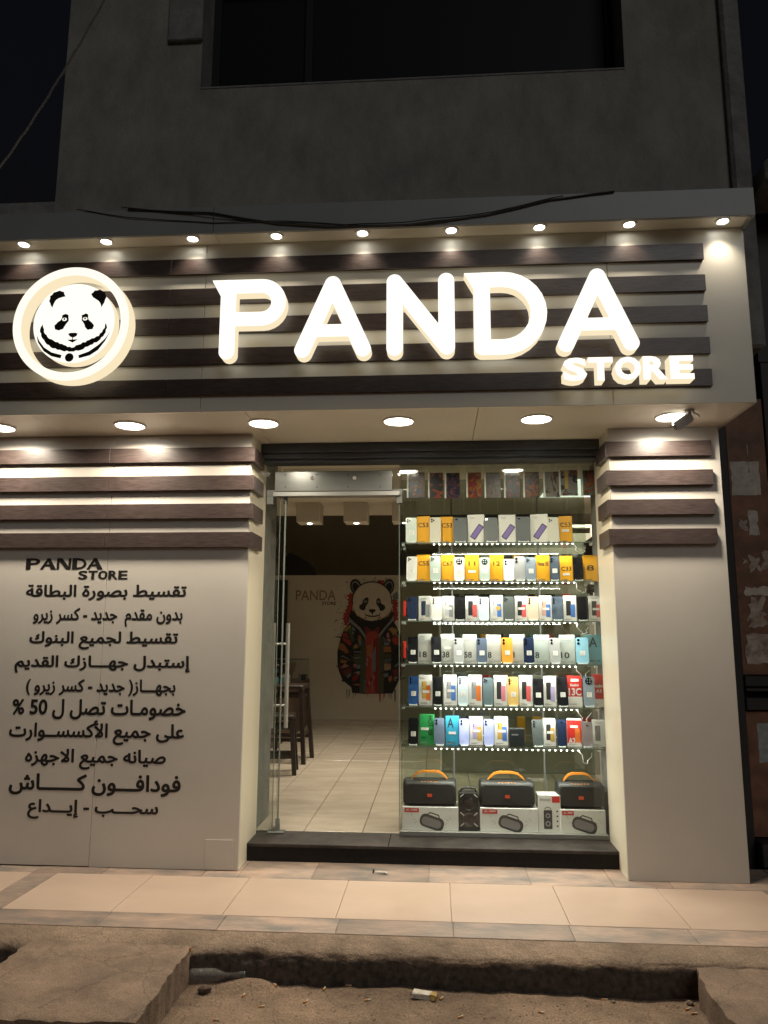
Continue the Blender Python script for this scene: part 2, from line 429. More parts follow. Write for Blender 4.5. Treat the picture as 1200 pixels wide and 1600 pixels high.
def fat_text(mb, body, x0, x1, z0, z1, y, bold=.02, step=.0135):
    """script text filled cell by cell from its outlines (winding number and distance), with an even extra weight"""
    c = bpy.data.curves.new('lettering', 'FONT'); c.body = body; c.size = 1.0; c.resolution_u = 4; c.fill_mode = 'NONE'
    o = bpy.data.objects.new('lettering_tmp', c); COL.objects.link(o); bpy.context.view_layer.update()
    me = bpy.data.meshes.new_from_object(o.evaluated_get(bpy.context.evaluated_depsgraph_get()))
    V = [(p.co.x, p.co.y) for p in me.vertices]; nb = {}
    for e in me.edges:
        a, b = e.vertices; nb.setdefault(a, []).append(b); nb.setdefault(b, []).append(a)
    bpy.data.objects.remove(o); bpy.data.curves.remove(c); bpy.data.meshes.remove(me)
    loops = []; used = set()
    for st in sorted(nb):
        if st in used: continue
        lp = [st]; used.add(st); cur = st
        while True:
            nx_ = [q for q in sorted(nb[cur]) if q not in used]
            if not nx_: break
            if len(lp) == 1 and st + 1 in nx_: cur = st + 1
            else: cur = nx_[0]
            used.add(cur); lp.append(cur)
        loops.append(np.array([V[q] for q in lp]))
    A = np.concatenate(loops); pad = bold + 3 * step
    xs = np.arange(A[:, 0].min() - pad, A[:, 0].max() + pad, step); zs = np.arange(A[:, 1].min() - pad, A[:, 1].max() + pad, step)
    Wn = np.zeros((len(xs), len(zs)), int); D = np.full(Wn.shape, 9.0)
    for l in loops:
        i0, i1 = np.searchsorted(xs, [l[:, 0].min() - pad, l[:, 0].max() + pad]); j0, j1 = np.searchsorted(zs, [l[:, 1].min() - pad, l[:, 1].max() + pad])
        X, Z = np.meshgrid(xs[i0:i1], zs[j0:j1], indexing='ij'); wn_ = np.zeros(X.shape, int); d = np.full(X.shape, 9.0)
        for k in range(len(l)):
            a, b = l[k], l[(k + 1) % len(l)]; d = np.minimum(d, seg_d(X, Z, a, b))
            if a[1] == b[1]: continue
            cr = (b[0] - a[0]) * (Z - a[1]) - (X - a[0]) * (b[1] - a[1])
            wn_ += ((a[1] <= Z) & (b[1] > Z) & (cr > 0)).astype(int) - ((a[1] > Z) & (b[1] <= Z) & (cr < 0)).astype(int)
        Wn[i0:i1, j0:j1] += wn_; D[i0:i1, j0:j1] = np.minimum(D[i0:i1, j0:j1], d)
    S = np.where(Wn != 0, -D, D) - bold
    inn = S < 0; ii, jj = np.where(inn); xa, xb = xs[ii.min()] - step * .5, xs[ii.max()] + step * .5; za, zb = zs[jj.min()] - step * .5, zs[jj.max()] + step * .5
    fx_ = lambda u: x0 + (u - xa) / (xb - xa) * (x1 - x0)
    fz_ = lambda u: z0 + (u - za) / (zb - za) * (z1 - z0)
    full = inn[:-1, :-1] & inn[1:, :-1] & inn[:-1, 1:] & inn[1:, 1:]
    anyc = inn[:-1, :-1] | inn[1:, :-1] | inn[:-1, 1:] | inn[1:, 1:]
    for j in range(full.shape[1]):                       # runs of filled cells
        i = 0
        while i < full.shape[0]:
            if full[i, j]:
                k = i
                while k < full.shape[0] and full[k, j]: k += 1
                mb.add([(fx_(xs[i]), y, fz_(zs[j])), (fx_(xs[k]), y, fz_(zs[j])), (fx_(xs[k]), y, fz_(zs[j + 1])), (fx_(xs[i]), y, fz_(zs[j + 1]))], [(0, 1, 2, 3)]); i = k
            else: i += 1
    for i, j in np.argwhere(anyc & ~full):               # cut cells along the edge
        cn = [(i, j), (i + 1, j), (i + 1, j + 1), (i, j + 1)]; P = []
        for k in range(4):
            a, b = cn[k], cn[(k + 1) % 4]; sa, sb = S[a], S[b]
            if sa < 0: P.append((xs[a[0]], zs[a[1]]))
            if (sa < 0) != (sb < 0):
                t = sa / (sa - sb); P.append((xs[a[0]] + (xs[b[0]] - xs[a[0]]) * t, zs[a[1]] + (zs[b[1]] - zs[a[1]]) * t))
        if len(P) >= 3: mb.add([(fx_(p[0]), y, fz_(p[1])) for p in P], [tuple(range(len(P)))])
    return mb

# ------------------------------------------------------------------ strokes to outlines (marching squares)
def seg_d(X, Z, a, b):
    ax, az = a; bx, bz = b; dx, dz = bx - ax, bz - az; L = dx * dx + dz * dz + 1e-12
    t = np.clip(((X - ax) * dx + (Z - az) * dz) / L, 0, 1)
    return np.hypot(X - ax - t * dx, Z - az - t * dz)
def outline(strokes, box, step=.004, tris=()):
    """strokes: list of (polyline, radius). Returns the outline loops of their union."""
    x0, x1, z0, z1 = box; xs = np.arange(x0, x1, step); zs = np.arange(z0, z1, step)
    X, Z = np.meshgrid(xs, zs, indexing='ij'); D = np.full(X.shape, 9.0)
    for pl, r in strokes:
        for a, b in zip(pl[:-1], pl[1:]): D = np.minimum(D, seg_d(X, Z, a, b) - r)
    for t in tris:
        c = None; n = len(t)
        for k in range(n):
            (ax, az), (bx, bz) = t[k], t[(k + 1) % n]
            L = math.hypot(bx - ax, bz - az)
            e = ((X - ax) * (bz - az) - (Z - az) * (bx - ax)) / L
            c = e if c is None else np.maximum(c, e)
        D = np.minimum(D, c)
    segs = {}
    nx, nz = D.shape
    def pt(i, j, k):
        if k == 0: a, b = D[i, j], D[i + 1, j]; t = a / (a - b); return (xs[i] + t * step, zs[j])
        a, b = D[i, j], D[i, j + 1]; t = a / (a - b); return (xs[i], zs[j] + t * step)
    S = D < 0
    mixed = np.argwhere((S[:-1, :-1] != S[1:, :-1]) | (S[:-1, :-1] != S[:-1, 1:]) | (S[:-1, :-1] != S[1:, 1:]))
    for i, j in mixed:
        e = []
        if S[i, j] != S[i + 1, j]: e.append((i, j, 0))
        if S[i + 1, j] != S[i + 1, j + 1]: e.append((i + 1, j, 1))
        if S[i, j + 1] != S[i + 1, j + 1]: e.append((i, j + 1, 0))
        if S[i, j] != S[i, j + 1]: e.append((i, j, 1))
        for q in range(0, len(e) - 1, 2):
            segs.setdefault(e[q], []).append(e[q + 1]); segs.setdefault(e[q + 1], []).append(e[q])
    loops = []; used = set()
    for st in list(segs):
        if st in used: continue
        lp = [st]; used.add(st); cur = st
        while True:
            nx_ = [n for n in segs[cur] if n not in used]
            if not nx_: break
            cur = nx_[0]; used.add(cur); lp.append(cur)
        P = [pt(*q) for q in lp]
        keep = [P[0]]; n = len(P); pend = 0.0                # drop points on straight runs
        for k in range(1, n):
            a, b, c = P[k - 1], P[k], P[(k + 1) % n]
            a = keep[-1]; d = math.hypot(b[0] - a[0], b[1] - a[1])
            if d < step * .3: continue
            q = P[min(k + 3, n - 1)] if k + 3 < n else P[0]
            L = math.hypot(q[0] - a[0], q[1] - a[1]) + 1e-9
            off = abs((b[0] - a[0]) * (q[1] - a[1]) - (b[1] - a[1]) * (q[0] - a[0])) / L
            if off > step * .05 or d > .06: keep.append(b)
        if len(keep) > 5: loops.append(keep)
    loops.sort(key=len, reverse=True)
    # outer loop first
    def area(l): return abs(sum(l[k][0] * l[(k + 1) % len(l)][1] - l[(k + 1) % len(l)][0] * l[k][1] for k in range(len(l)))) / 2
    loops.sort(key=area, reverse=True)
    return loops
def arc(cx, cz, r, a0, a1, n=14):
    return [(cx + r * math.cos(math.radians(a0 + (a1 - a0) * k / n)), cz + r * math.sin(math.radians(a0 + (a1 - a0) * k / n))) for k in range(n + 1)]

# =================================================================== GROUND
ZT, ZU, ZV = 2.648, 3.694, 3.850          # lower soffit, upper soffit, top of the light box
YP, YS, YL, YG = 4.60, 4.106, 3.957, 5.045  # pillar front, sign board, light box front, shop glass
XA, XC, XE, XS = -1.172, 1.079, 1.749, 1.779
XFAR = -3.6

def grid(xs, ys, zf, name, m):
    v = [(x, y, zf(x, y)) for y in ys for x in xs]; n = len(xs); f = []
    for j in range(len(ys) - 1):
        for i in range(n - 1): f.append((j * n + i, j * n + i + 1, (j + 1) * n + i + 1, (j + 1) * n + i))
    mb = MB(); mb.add(v, f)
    return struct(name, mb, m, smooth=60, recalc=False)
def fbm(x, y, s, o=4, seed=0.0): return noise.fractal(Vector((x * s, y * s, seed)), 1.0, 2.0, o)
fx = [round(-3.3 + .022 * k, 4) for k in range(272)]
def road_z(x, y):
    z = -.155 - .012 * max(0, 3.55 - y)
    if -3.4 < x < 2.8 and 1 < y < 3.8:
        z += .014 * fbm(x, y, 2.2) + .006 * fbm(x, y, 11, 3, 5)
        z += .03 * math.exp(-((x + .82) / .10) ** 2 - ((y - 3.53) / .05) ** 2)      # soil slumped from the kerb
    return z
grid([-70, -25, -10, -5] + fx + [3.2, 5, 10, 25, 70], [-70, -25, -8, -2, 0, 1, 1.8, 2.3] + [2.6 + .022 * k for k in range(52)], road_z, 'road', DIRT)

def kerb_pt(x, t):
    """t 0..1 from the tile border to the foot of the kerb"""
    e = .012 * fbm(x, 0, 3.0, 4, 2) + .008 * fbm(x, 0, 14, 3, 9)
    notch = math.exp(-((x + .83) / .07) ** 2) * .9 + .35 * math.exp(-((x + .62) / .05) ** 2)
    prof = [(3.724, -.003), (3.68, -.006), (3.64, -.012), (3.605, -.020), (3.585, -.029), (3.572, -.043), (3.566, -.065), (3.563, -.10), (3.560, -.14), (3.555, -.19)]
    k = t * (len(prof) - 1); i = min(int(k), len(prof) - 2); q = k - i
    y = prof[i][0] * (1 - q) + prof[i + 1][0] * q; z = prof[i][1] * (1 - q) + prof[i + 1][1] * q
    wgt = max(0, min(1, t * 1.6))
    y += (e * 1.2 + .05 * notch * (1 - abs(t - .55))) * wgt; z += (e * .35 - .03 * notch * math.exp(-((t - .5) / .2) ** 2)) * wgt
    y += .006 * fbm(x, t * 2, 18, 3, 4) * wgt; z += .004 * fbm(x, t * 2, 22, 3, 7) * wgt
    return (x, y, z)
kx = [round(-4.2 + .02 * k, 4) for k in range(410)]; KT = 26
mb = MB(); v = [kerb_pt(x, j / KT) for j in range(KT + 1) for x in kx]; n = len(kx)
for j in range(KT):
    for i in range(n - 1):
        mb.f.append((j * n + i, j * n + i + 1, (j + 1) * n + i + 1, (j + 1) * n + i)); x = kx[i]
        mb.m.append(0)
mb.v = v
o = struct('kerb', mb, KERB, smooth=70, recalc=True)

# pavement bed and tiles
pav = struct('pavement', MB().box(-6, 5, 3.722, 4.9, -.2, -.006), GROUT)
pav['_w'] = (0, 0, 0)
def tile(x0, x1, y0, y1, m, par=pav, zt=0.0, th=.02, g=.0013, name='tile'):
    return obj(name, MB().box(x0 + g, x1 - g, y0 + g, y1 - g, zt - th, zt, bev=.0018), m, par)
for k in range(7):
    tile(-2.208 + .5685 * k, -2.208 + .5685 * (k + 1), 3.912, 4.488, CREAM)
bx = [-2.36, -2.208, -1.63, -1.045, -.48, .071, .625, 1.18, 1.771, 1.93]
for a, b in zip(bx[:-1], bx[1:]): tile(a, b, 3.726, 3.910, SLATE, zt=-.0005 + rnd.uniform(-.001, .001))
for a, b in ((-2.36, -2.208), (1.771, 1.93)):
    tile(a, b, 3.912, 4.20, SLATE); tile(a, b, 4.20, 4.488, SLATE)
sx = [-2.36, -1.95, -1.36, -1.15, -.72, -.05, .52, .98, 1.3, 1.93]
for a, b in zip(sx[:-1], sx[1:]): tile(a, b, 4.490, 4.81, SLATE, zt=-.0005 + rnd.uniform(-.001, .001))
for k in range(2): tile(-3.5 + .57 * k, -2.93 + .57 * k, 3.912, 4.488, CREAM)
for k in range(3): tile(1.932 + .57 * k, 2.50 + .57 * k, 3.912, 4.488, SLATE); tile(1.932 + .57 * k, 2.50 + .57 * k, 4.49, 4.88, SLATE)
for k in range(2): tile(-3.5 + .57 * k, -2.93 + .57 * k, 3.726, 3.91, SLATE); tile(-3.5 + .57 * k, -2.93 + .57 * k, 4.49, 4.6, SLATE)

# broken concrete crossing slabs
def slab(name, label, xl, xr, y0, y1, zt, seed, tilt=0.0):
    nx_, ny_ = 46, 40; mb = MB(); top = []
    for j in range(ny_ + 1):
        for i in range(nx_ + 1):
            u, vv = i / nx_, j / ny_; y = y0 + (y1 - y0) * vv
            L, R = xl(y), xr(y); x = L + (R - L) * u
            edge = min(u, 1 - u, vv * 1.0 + 0.0) * 1.0
            z = zt + .010 * fbm(x, y, 2.5, 4, seed) + .004 * fbm(x, y, 13, 3, seed + 3) + tilt * (y - y1)
            if edge < .025: z -= (.004 + .016 * max(0, fbm(x, y, 14, 3, seed + 5))) * (1 - edge / .025)
            x += (.012 * fbm(x, y, 9, 3, seed + 8) + .010 * fbm(x, y, 32, 3, seed + 2)) * (1 if u in (0, 1) or edge < .05 else 0)
            yy = y + (.012 * fbm(x, y, 8, 3, seed + 9) if j == 0 else 0)
            top.append((x, yy, z))
    w_ = nx_ + 1
    f = [(j * w_ + i, j * w_ + i + 1, (j + 1) * w_ + i + 1, (j + 1) * w_ + i) for j in range(ny_) for i in range(nx_)]
    mb.add(top, f)
    rim = [i for i in range(w_)] + [j * w_ + nx_ for j in range(1, ny_ + 1)] + [ny_ * w_ + i for i in range(nx_ - 1, -1, -1)] + [j * w_ for j in range(ny_ - 1, 0, -1)]
    R_ = [top[i] for i in rim]; m_ = len(R_)
    rows = [R_]
    for q, dz in enumerate((.05, .10, .17)):
        rows.append([(p[0] + .010 * fbm(p[0] * 3, p[1] * 3 + q, 6, 3, seed), p[1] + .010 * fbm(p[0] * 3 + q, p[1] * 3, 6, 3, seed + 1), p[2] - dz) for p in R_])
    v = [p for r in rows for p in r]
    mb.add(v, [(r * m_ + k, r * m_ + (k + 1) % m_, (r + 1) * m_ + (k + 1) % m_, (r + 1) * m_ + k) for r in range(3) for k in range(m_)])
    o = obj(name, mb, SLABM, None, (xl(y0) * .5 + xr(y0) * .5, (y0 + y1) / 2, -.16), smooth=50)
    return tag(o, label, 'slab', 'concrete slabs bridging the gutter')
slab('concrete_slab', 'worn concrete slab bridging the gutter in front of the lettered wall', lambda y: -1.86 - .02 * (3.5 - y), lambda y: -1.115 + .03 * (3.5 - y), 2.90, 3.575, -.012, 3.0)
slab('concrete_slab', 'worn concrete slab with a chipped corner in front of the plain pillar', lambda y: 1.105 - .03 * math.sin((3.6 - y) * 5), lambda y: 2.6, 2.4, 3.60, -.034, 21.0)

# =================================================================== UPPER BUILDING
bld = thing('apartment_building', 'dark rendered upper storey with a wide black window above the shop', 'building', (0, 5.2, 0))
YW = 4.75; WX0, WX1, WZ0 = -1.676, 1.345, 5.272
mb = MB()
mb.box(-2.70, WX0, YW, 5.3, 3.2, 9); mb.box(WX1, 2.00, YW, 5.3, 3.2, 9); mb.box(WX0, WX1, YW, 5.3, 3.2, WZ0); mb.box(WX0, WX1, YW, 5.3, 7.4, 9)
obj('wall', mb, PLASTER, bld)
obj('pilaster', MB().box(2.002, 2.13, YW - .05, 5.3, 3.2, 9, bev=.02), PLASTER2, bld)
obj('side_wall', MB().box(-6, -2.702, 5.25, 5.6, 3.2, 4.75), PLASTER2, bld)
obj('ledge', MB().box(-1.93, WX0 + .003, YW - .035, YW + .02, 5.66, 7.0, bev=.008), PLASTER2, bld)
win = obj('window', MB().box(WX0, WX1, 5.02, 5.06, WZ0, 7.4), DARKPANE, bld)
mb = MB()
for x in (WX0 + .03, -.93, WX1 - .03): mb.box(x - .03, x + .03, 4.985, 5.018, WZ0, 7.4, bev=.004)
mb.box(WX0, WX1, 4.982, 5.017, WZ0 + .001, WZ0 + .06, bev=.004)
obj('frame', mb, FRAME_DK, win)
obj('roller_housing', MB().box(WX0 + .04, WX1 - .04, 4.93, 4.98, 6.3, 6.34, bev=.005), FRAME_DK, win)
obj('sill', MB().box(WX0, WX1, YW - .006, 5.0, WZ0, WZ0 + .018, bev=.004), PLASTER2, win)
# neighbouring front beside the pillar
nb = thing('neighbour_front', 'dark boarded neighbouring front with a rusty brown metal door and torn bills', 'building', (2.4, 5.2, 0))
mb = MB(); mb.box(1.752, 3.4, 5.06, 5.3, -.05, 3.2); mb.box(1.752, 1.945, 4.99, 5.06, -.05, 3.2, bev=.004); mb.box(2.2, 2.26, 4.985, 5.06, 0, 3.2, bev=.004); mb.box(2.262, 3.4, 4.99, 5.06, 0, 3.2)
obj('frame', mb, DARKMET, nb)
dr = obj('door', MB().box(1.948, 2.198, 5.0, 5.058, 1.13, 2.95, bev=.003), RUST, nb)
obj('lower_panel', MB().box(1.948, 2.198, 5.012, 5.058, .15, .905, bev=.003), RUST, nb)
mb = MB(); mb.box(1.947, 2.198, 4.975, 5.058, .915, .99, bev=.004); mb.box(1.947, 2.198, 4.965, 5.058, 1.03, 1.05, bev=.004); mb.box(1.947, 2.198, 4.97, 5.058, 1.06, 1.125, bev=.004)
obj('rail', mb, DARKMET, nb)
obj('cornice', MB().box(2.17, 3.4, 4.6, 5.3, 4.30, 4.46, bev=.02), PLASTER2, nb)
obj('upper_wall', MB().box(2.2, 3.4, 5.0, 5.3, 3.21, 4.295), DARKMET, nb)
obj('threshold', MB().box(1.947, 3.3, 4.9, 5.058, 0, .14, bev=.006), DARKMET, nb)
def ragged(x0, x1, z0, z1, seed, n=44, amp=.012, keep=.0):
    r = random.Random(seed); c = ((x0 + x1) / 2, (z0 + z1) / 2); out = []
    for k in range(n):
        t = 4 * k / n; s_ = int(t); q = t - s_
        p = [(x0 + (x1 - x0) * q, z0), (x1, z0 + (z1 - z0) * q), (x1 - (x1 - x0) * q, z1), (x0, z1 - (z1 - z0) * q)][s_]
        a = r.uniform(keep - 1, 1) * amp; d = math.hypot(p[0] - c[0], p[1] - c[1])
        b_ = amp * 1.6 * (noise.noise(Vector((p[0] * 18 + seed, p[1] * 18, seed))) + .5); out.append((p[0] - (p[0] - c[0]) / d * (abs(a) * .5 + b_), p[1] - (p[1] - c[1]) / d * (abs(a) * .5 + b_)))
    return out
bills = [(1.958, 2.152, 2.285, 2.522, .006, PAPER), (1.985, 2.06, 2.045, 2.15, .018, PAPER2), (2.045, 2.125, 2.01, 2.205, .014, PAPER), (2.075, 2.085, 2.43, 2.65, .008, PAPER2),
         (2.03, 2.12, 1.77, 1.90, .02, PAPER2), (2.11, 2.19, 1.80, 1.93, .018, PAPER2), (1.99, 2.04, 1.83, 1.88, .012, PAPER2), (1.972, 2.17, 1.62, 1.70, .02, PAPER), (1.985, 2.14, 1.40, 1.64, .04, PAPER2),
         (1.965, 2.195, 1.185, 1.40, .015, PAPER2)]
for k, (a, b, c, d, am, m) in enumerate(bills):
    mb = MB(); mb.prism([ragged(a, b, c, d, 40 + k, amp=am)], 4.9985 - .0004 * k, 5.0005); obj('torn_bill', mb, m, dr)
mb = MB(); mb.prism([ragged(2.012, 2.15, .59, .84, 77, amp=.006)], 5.0105, 5.0125); obj('torn_bill', mb, mat('paper_blue', (.33, .37, .38), .9, var=.25, vscale=30), nb)

# =================================================================== SHOP FASCIA
fas = thing('shop_fascia', 'white fascia board with dark wood slats and a lit overhanging light box', 'fascia', (0, 4.6, 2.6))
SEAM = -1.36
for a, b in ((XFAR, SEAM), (SEAM + .003, 1.0), (1.003, XS)):
    obj('panel', MB().box(a, b, YS, YS + .02, ZT + .001, ZU, bev=.0015), SIGNP, fas)
obj('side_panel', MB().box(XS - .018, XS - .0005, YS + .021, 4.74, ZT + .001, ZU), PANEL, fas)
for k, z in enumerate((3.595, 3.405, 3.220, 3.030, 2.843)):
    obj('slat', MB().box(XFAR, -1.566, 4.086, YS - .0005, z - .100, z, bev=.002), SLAT, fas)
    obj('slat', MB().box(-1.564, 1.543, 4.086, YS - .0005, z - .100, z, bev=.002), SLAT, fas)
lb = obj('light_box', MB().box(XFAR, -1.282, YL, YL + .02, ZU - .012, ZV, bev=.002).box(-1.279, XS + .01, YL, YL + .02, ZU - .012, ZV, bev=.002)
         .box(XS - .01, XS + .009, YL + .021, 4.74, ZU - .011, ZV), BOXF, fas)
obj('light_box_top', MB().box(XFAR, XS - .011, YL + .022, 4.745, ZV - .02, ZV - .002), PANEL, lb)
obj('light_box_soffit', MB().box(XFAR, -1.282, YL + .021, 4.74, ZU + .001, ZU + .015).box(-1.279, XS - .012, YL + .021, 4.74, ZU + .001, ZU + .015), SOFFIT, lb)
for a, b in ((XFAR, -2.4), (-2.397, -1.1), (-1.097, .25), (.253, XS - .019)):
    obj('soffit_panel', MB().box(a, b, YS + .002, 4.853, ZT + .0012, ZT + .016, bev=.0012), SOFFIT, fas)

# upper downlights
SPOTS = ['above the outer side of the panda emblem', 'above the panda emblem, towards the letters', 'between the panda emblem and the letter P', 'above the bowl of the letter P', 'above the gap between the letters A and N', 'above the gap between the letters N and D', 'above the curve of the letter D', 'above the last letter A', 'at the corner end beyond the slats']
for k, (px, py) in enumerate(((36, 380), (166, 377), (302, 374), (433, 371), (567, 367), (705, 362), (842, 357), (983, 350), (1130, 344))):
    p = PZ(px, py, ZU); x = p.x; y = 4.028
    t = thing('downlight', 'small round spotlight in the light box ' + SPOTS[k], 'spotlight', (x, y, ZU), 'spotlights in the light box')
    obj('rim', MB().lathe((x, y, ZU), [(.044, 0), (.043, -.006), (.032, -.007), (.028, .002), (.028, .012)], n=28), WHITEP, t, smooth=40)
    obj('lens', MB().lathe((x, y, ZU), [(.0, -.0035), (.020, -.0045), (.0275, -.001)], n=24), LAMP_W, t, smooth=60)
    lamp('beam', t, (x, y, ZU - .012), 'SPOT', P_UP, WARM, .016, direction=(0, .02, -1), spot=105, blend=1.0)
# lower downlights
names = ['over the lettering wall beside the fascia end', 'over the lettering wall', 'in front of the door post', 'in front of the doorway and display window', 'over the display window', 'beside the small security camera']
for k, (px, py) in enumerate(((5, 670), (203, 664), (412, 661), (623, 658), (838, 654), (1050, 650))):
    p = PZ(px, py, ZT); x = p.x; y = 4.352
    t = thing('downlight', 'large round ceiling light in the soffit ' + names[k], 'ceiling light', (x, y, ZT), 'round lights in the soffit')
    obj('rim', MB().lathe((x, y, ZT + .001), [(.098, 0), (.096, -.008), (.087, -.010), (.085, -.004)], n=36), WHITEP, t, smooth=40)
    obj('diffuser', MB().lathe((x, y, ZT), [(0, -.006), (.086, -.005)], n=36), LAMP_W, t)
    lamp('beam', t, (x, y, ZT - .013), 'AREA', P_LOW, WARM, .16).data.spread = math.radians(158)

# =================================================================== ILLUMINATED LETTERS
YF, YB = 3.972, 4.050
sg = thing('letter_sign', 'large glowing rounded white letters spelling the shop name on the slats', 'sign', (0, 4.05, 2.9))
r0 = .0455
def letter(strokes, box, tris=()):
    lo = outline(strokes, box, .004, tris)
    o = obj('letter', MB().prism(lo, YF, YB - .012, 0), FACE, sg)
    return o, lo
def channel_letter(strokes, box, tris=()):
    lo = outline(strokes, box, .004, tris)
    mb = MB(); mb.flat(lo, YF, 0); o = obj('letter', mb, FACE, sg)
    lo2 = lo; mb = MB()
    for l in lo2:
        n = len(l); v = [(p[0], YF + .0005, p[1]) for p in l] + [(p[0], YB - .004, p[1]) for p in l]
        mb.add(v, [(k, (k + 1) % n, n + (k + 1) % n, n + k) for k in range(n)])
    obj('return', mb, SIDE, o)
    return o
zb_ = 2.959
# P
channel_letter([([(-1.176, 3.350), (-1.176, zb_)], r0), ([(-1.176, 3.352), (-.983, 3.352)] + arc(-.983, 3.2525, .0995, 90, -90) + [(-1.176, 3.153)], .0425)],
               (-1.4, -.7, 2.8, 3.5), [[(-1.275, 3.3945), (-1.2215, 3.295), (-1.176, 3.28), (-1.176, 3.3945)]])
# A
channel_letter([([(-.741, zb_), (-.573, 3.354), (-.397, zb_)], r0), ([(-.68, 3.072), (-.46, 3.072)], .037)], (-.9, -.2, 2.8, 3.5))
# N
channel_letter([([(-.219, zb_), (-.219, 3.354), (.073, zb_), (.073, 3.354)], r0)], (-.4, .3, 2.8, 3.5))
# D
channel_letter([([(.272, 3.350), (.272, 2.951), (.386, 2.951)] + arc(.386, 3.1505, .1995, -90, 90) + [(.272, 3.350)], r0)], (.05, .8, 2.8, 3.5),
               [[(.172, 3.3945), (.2265, 3.295), (.272, 3.28), (.272, 3.3945)]])
# A
channel_letter([([(.729, zb_), (.913, 3.354), (1.080, zb_)], r0), ([(.79, 3.072), (1.015, 3.072)], .037)], (.5, 1.3, 2.8, 3.5))

sg2 = thing('letter_sign', 'small glowing block letters below the end of the large shop name', 'sign', (1.05, 4.05, 2.75))
lw = [(.707, .835), (.842, .975), (.985, 1.125), (1.135, 1.265), (1.278, 1.405)]
for ch, (a, b) in zip('STORE', lw):
    mb = MB(); v, f, xa_, xb_, ya_, yb_ = text_raw(ch, .045)
    yf, yb = 3.968, 4.052; z0, z1 = 2.745, 2.878
    P = [(a + (q[0] - xa_) / (xb_ - xa_) * (b - a), z0 + (q[1] - ya_) / (yb_ - ya_) * (z1 - z0)) for q in v]
    mb.add([(p[0], yf, p[1]) for p in P], f)
    o = obj('letter', mb, FACE, sg2)
    cnt = {}
    for q in f:
        for i in range(len(q)):
            e = (q[i], q[(i + 1) % len(q)]); cnt[tuple(sorted(e))] = cnt.get(tuple(sorted(e)), 0) + 1
    mb = MB(); n = len(P)
    mb.add([(p[0], yf + .0005, p[1]) for p in P] + [(p[0], yb, p[1]) for p in P], [(i, j, n + j, n + i) for (i, j), c in cnt.items() if c == 1])
    obj('return', mb, SIDE, o)

# emblem
EX, EZ = -2.097, 3.148
em = thing('panda_emblem', 'round glowing emblem with a black and white panda head inside a lit ring', 'sign', (EX, 4.05, EZ))
ring = obj('ring', MB().flat([circ(EX, EZ, .347, 72), circ(EX, EZ, .297, 72)], 3.958), EMB_FACE, em)
for r in (.347, .297):
    mb = MB(); l = circ(EX, EZ, r, 72); n = 72
    mb.add([(p[0], 3.9585, p[1]) for p in l] + [(p[0], 4.05, p[1]) for p in l], [(k, (k + 1) % n, n + (k + 1) % n, n + k) for k in range(n)])
    obj('return', mb, SIDE, ring, smooth=40)
DX, DZ = EX + .005, EZ + .012
YD = 3.985
disc = obj('disc', MB().flat([circ(DX, DZ, .244, 64)], YD), DISC_FACE, em)
l = circ(DX, DZ, .244, 64); n = 64; mb = MB()
mb.add([(p[0], YD + .0005, p[1]) for p in l] + [(p[0], 4.05, p[1]) for p in l], [(k, (k + 1) % n, n + (k + 1) % n, n + k) for k in range(n)])
obj('return', mb, SIDE, disc, smooth=40)
def ez(pts): return [(DX + (x - 592) * .00079, DZ - .004 - (y - 562) * .00079) for x, y in pts]
pd = MB()
def fur(pts, amp=6, seed=1):
    r = random.Random(seed); out = []
    for k in range(len(pts)):
        a = pts[k]; b = pts[(k + 1) % len(pts)]; out.append(a)
        L = math.hypot(b[0] - a[0], b[1] - a[1]); m_ = int(L / 16)
        for q in range(1, m_):
            t = q / m_; nx_, ny_ = -(b[1] - a[1]) / L, (b[0] - a[0]) / L; d = amp * (1 if q % 2 else -1) * r.uniform(.2, .8)
            out.append((a[0] + (b[0] - a[0]) * t + nx_ * d, a[1] + (b[1] - a[1]) * t + ny_ * d))
    return out
shapes = [fur([(390, 380), (395, 340), (420, 312), (465, 297), (500, 310), (515, 345), (490, 350), (460, 360), (435, 385), (425, 410), (420, 432), (405, 412)], 5, 2),
          fur([(708, 332), (735, 305), (775, 298), (815, 320), (828, 360), (815, 400), (795, 440), (783, 405), (750, 375), (725, 358)], 5, 3),
          fur([(500, 492), (525, 482), (548, 492), (552, 540), (530, 570), (515, 600), (482, 612), (452, 602), (445, 572), (470, 545), (495, 525)], 3, 4),
          fur([(648, 496), (680, 482), (699, 494), (702, 530), (730, 555), (748, 580), (738, 608), (702, 613), (680, 590), (668, 560), (650, 535)], 3, 5),
          [(555, 640), (572, 632), (612, 632), (628, 640), (620, 658), (600, 668), (594, 668), (594, 684), (632, 684), (594, 708), (550, 686), (588, 684), (588, 668), (570, 660)],
          fur([(358, 560), (338, 600), (350, 650), (385, 700), (430, 740), (520, 770), (590, 777), (660, 768), (730, 730), (790, 700), (830, 650), (848, 600), (835, 560), (830, 600), (790, 660), (720, 690), (640, 725), (590, 748), (530, 725), (450, 690), (400, 660), (370, 620)], 6, 6),
          [(315, 640), (330, 700), (380, 770), (440, 810), (512, 828), (518, 802), (440, 780), (380, 740), (340, 690)],
          [(875, 625), (840, 700), (790, 770), (730, 810), (650, 830), (645, 806), (720, 780), (790, 730), (840, 680)],
          [(577 + 33 * math.cos(a * .3), 822 + 33 * math.sin(a * .3)) for a in range(21)]]
for s_ in shapes: pd.flat([ez(s_)], YD - .002)
obj('panda_print', pd, BLACK, disc, recalc=False)
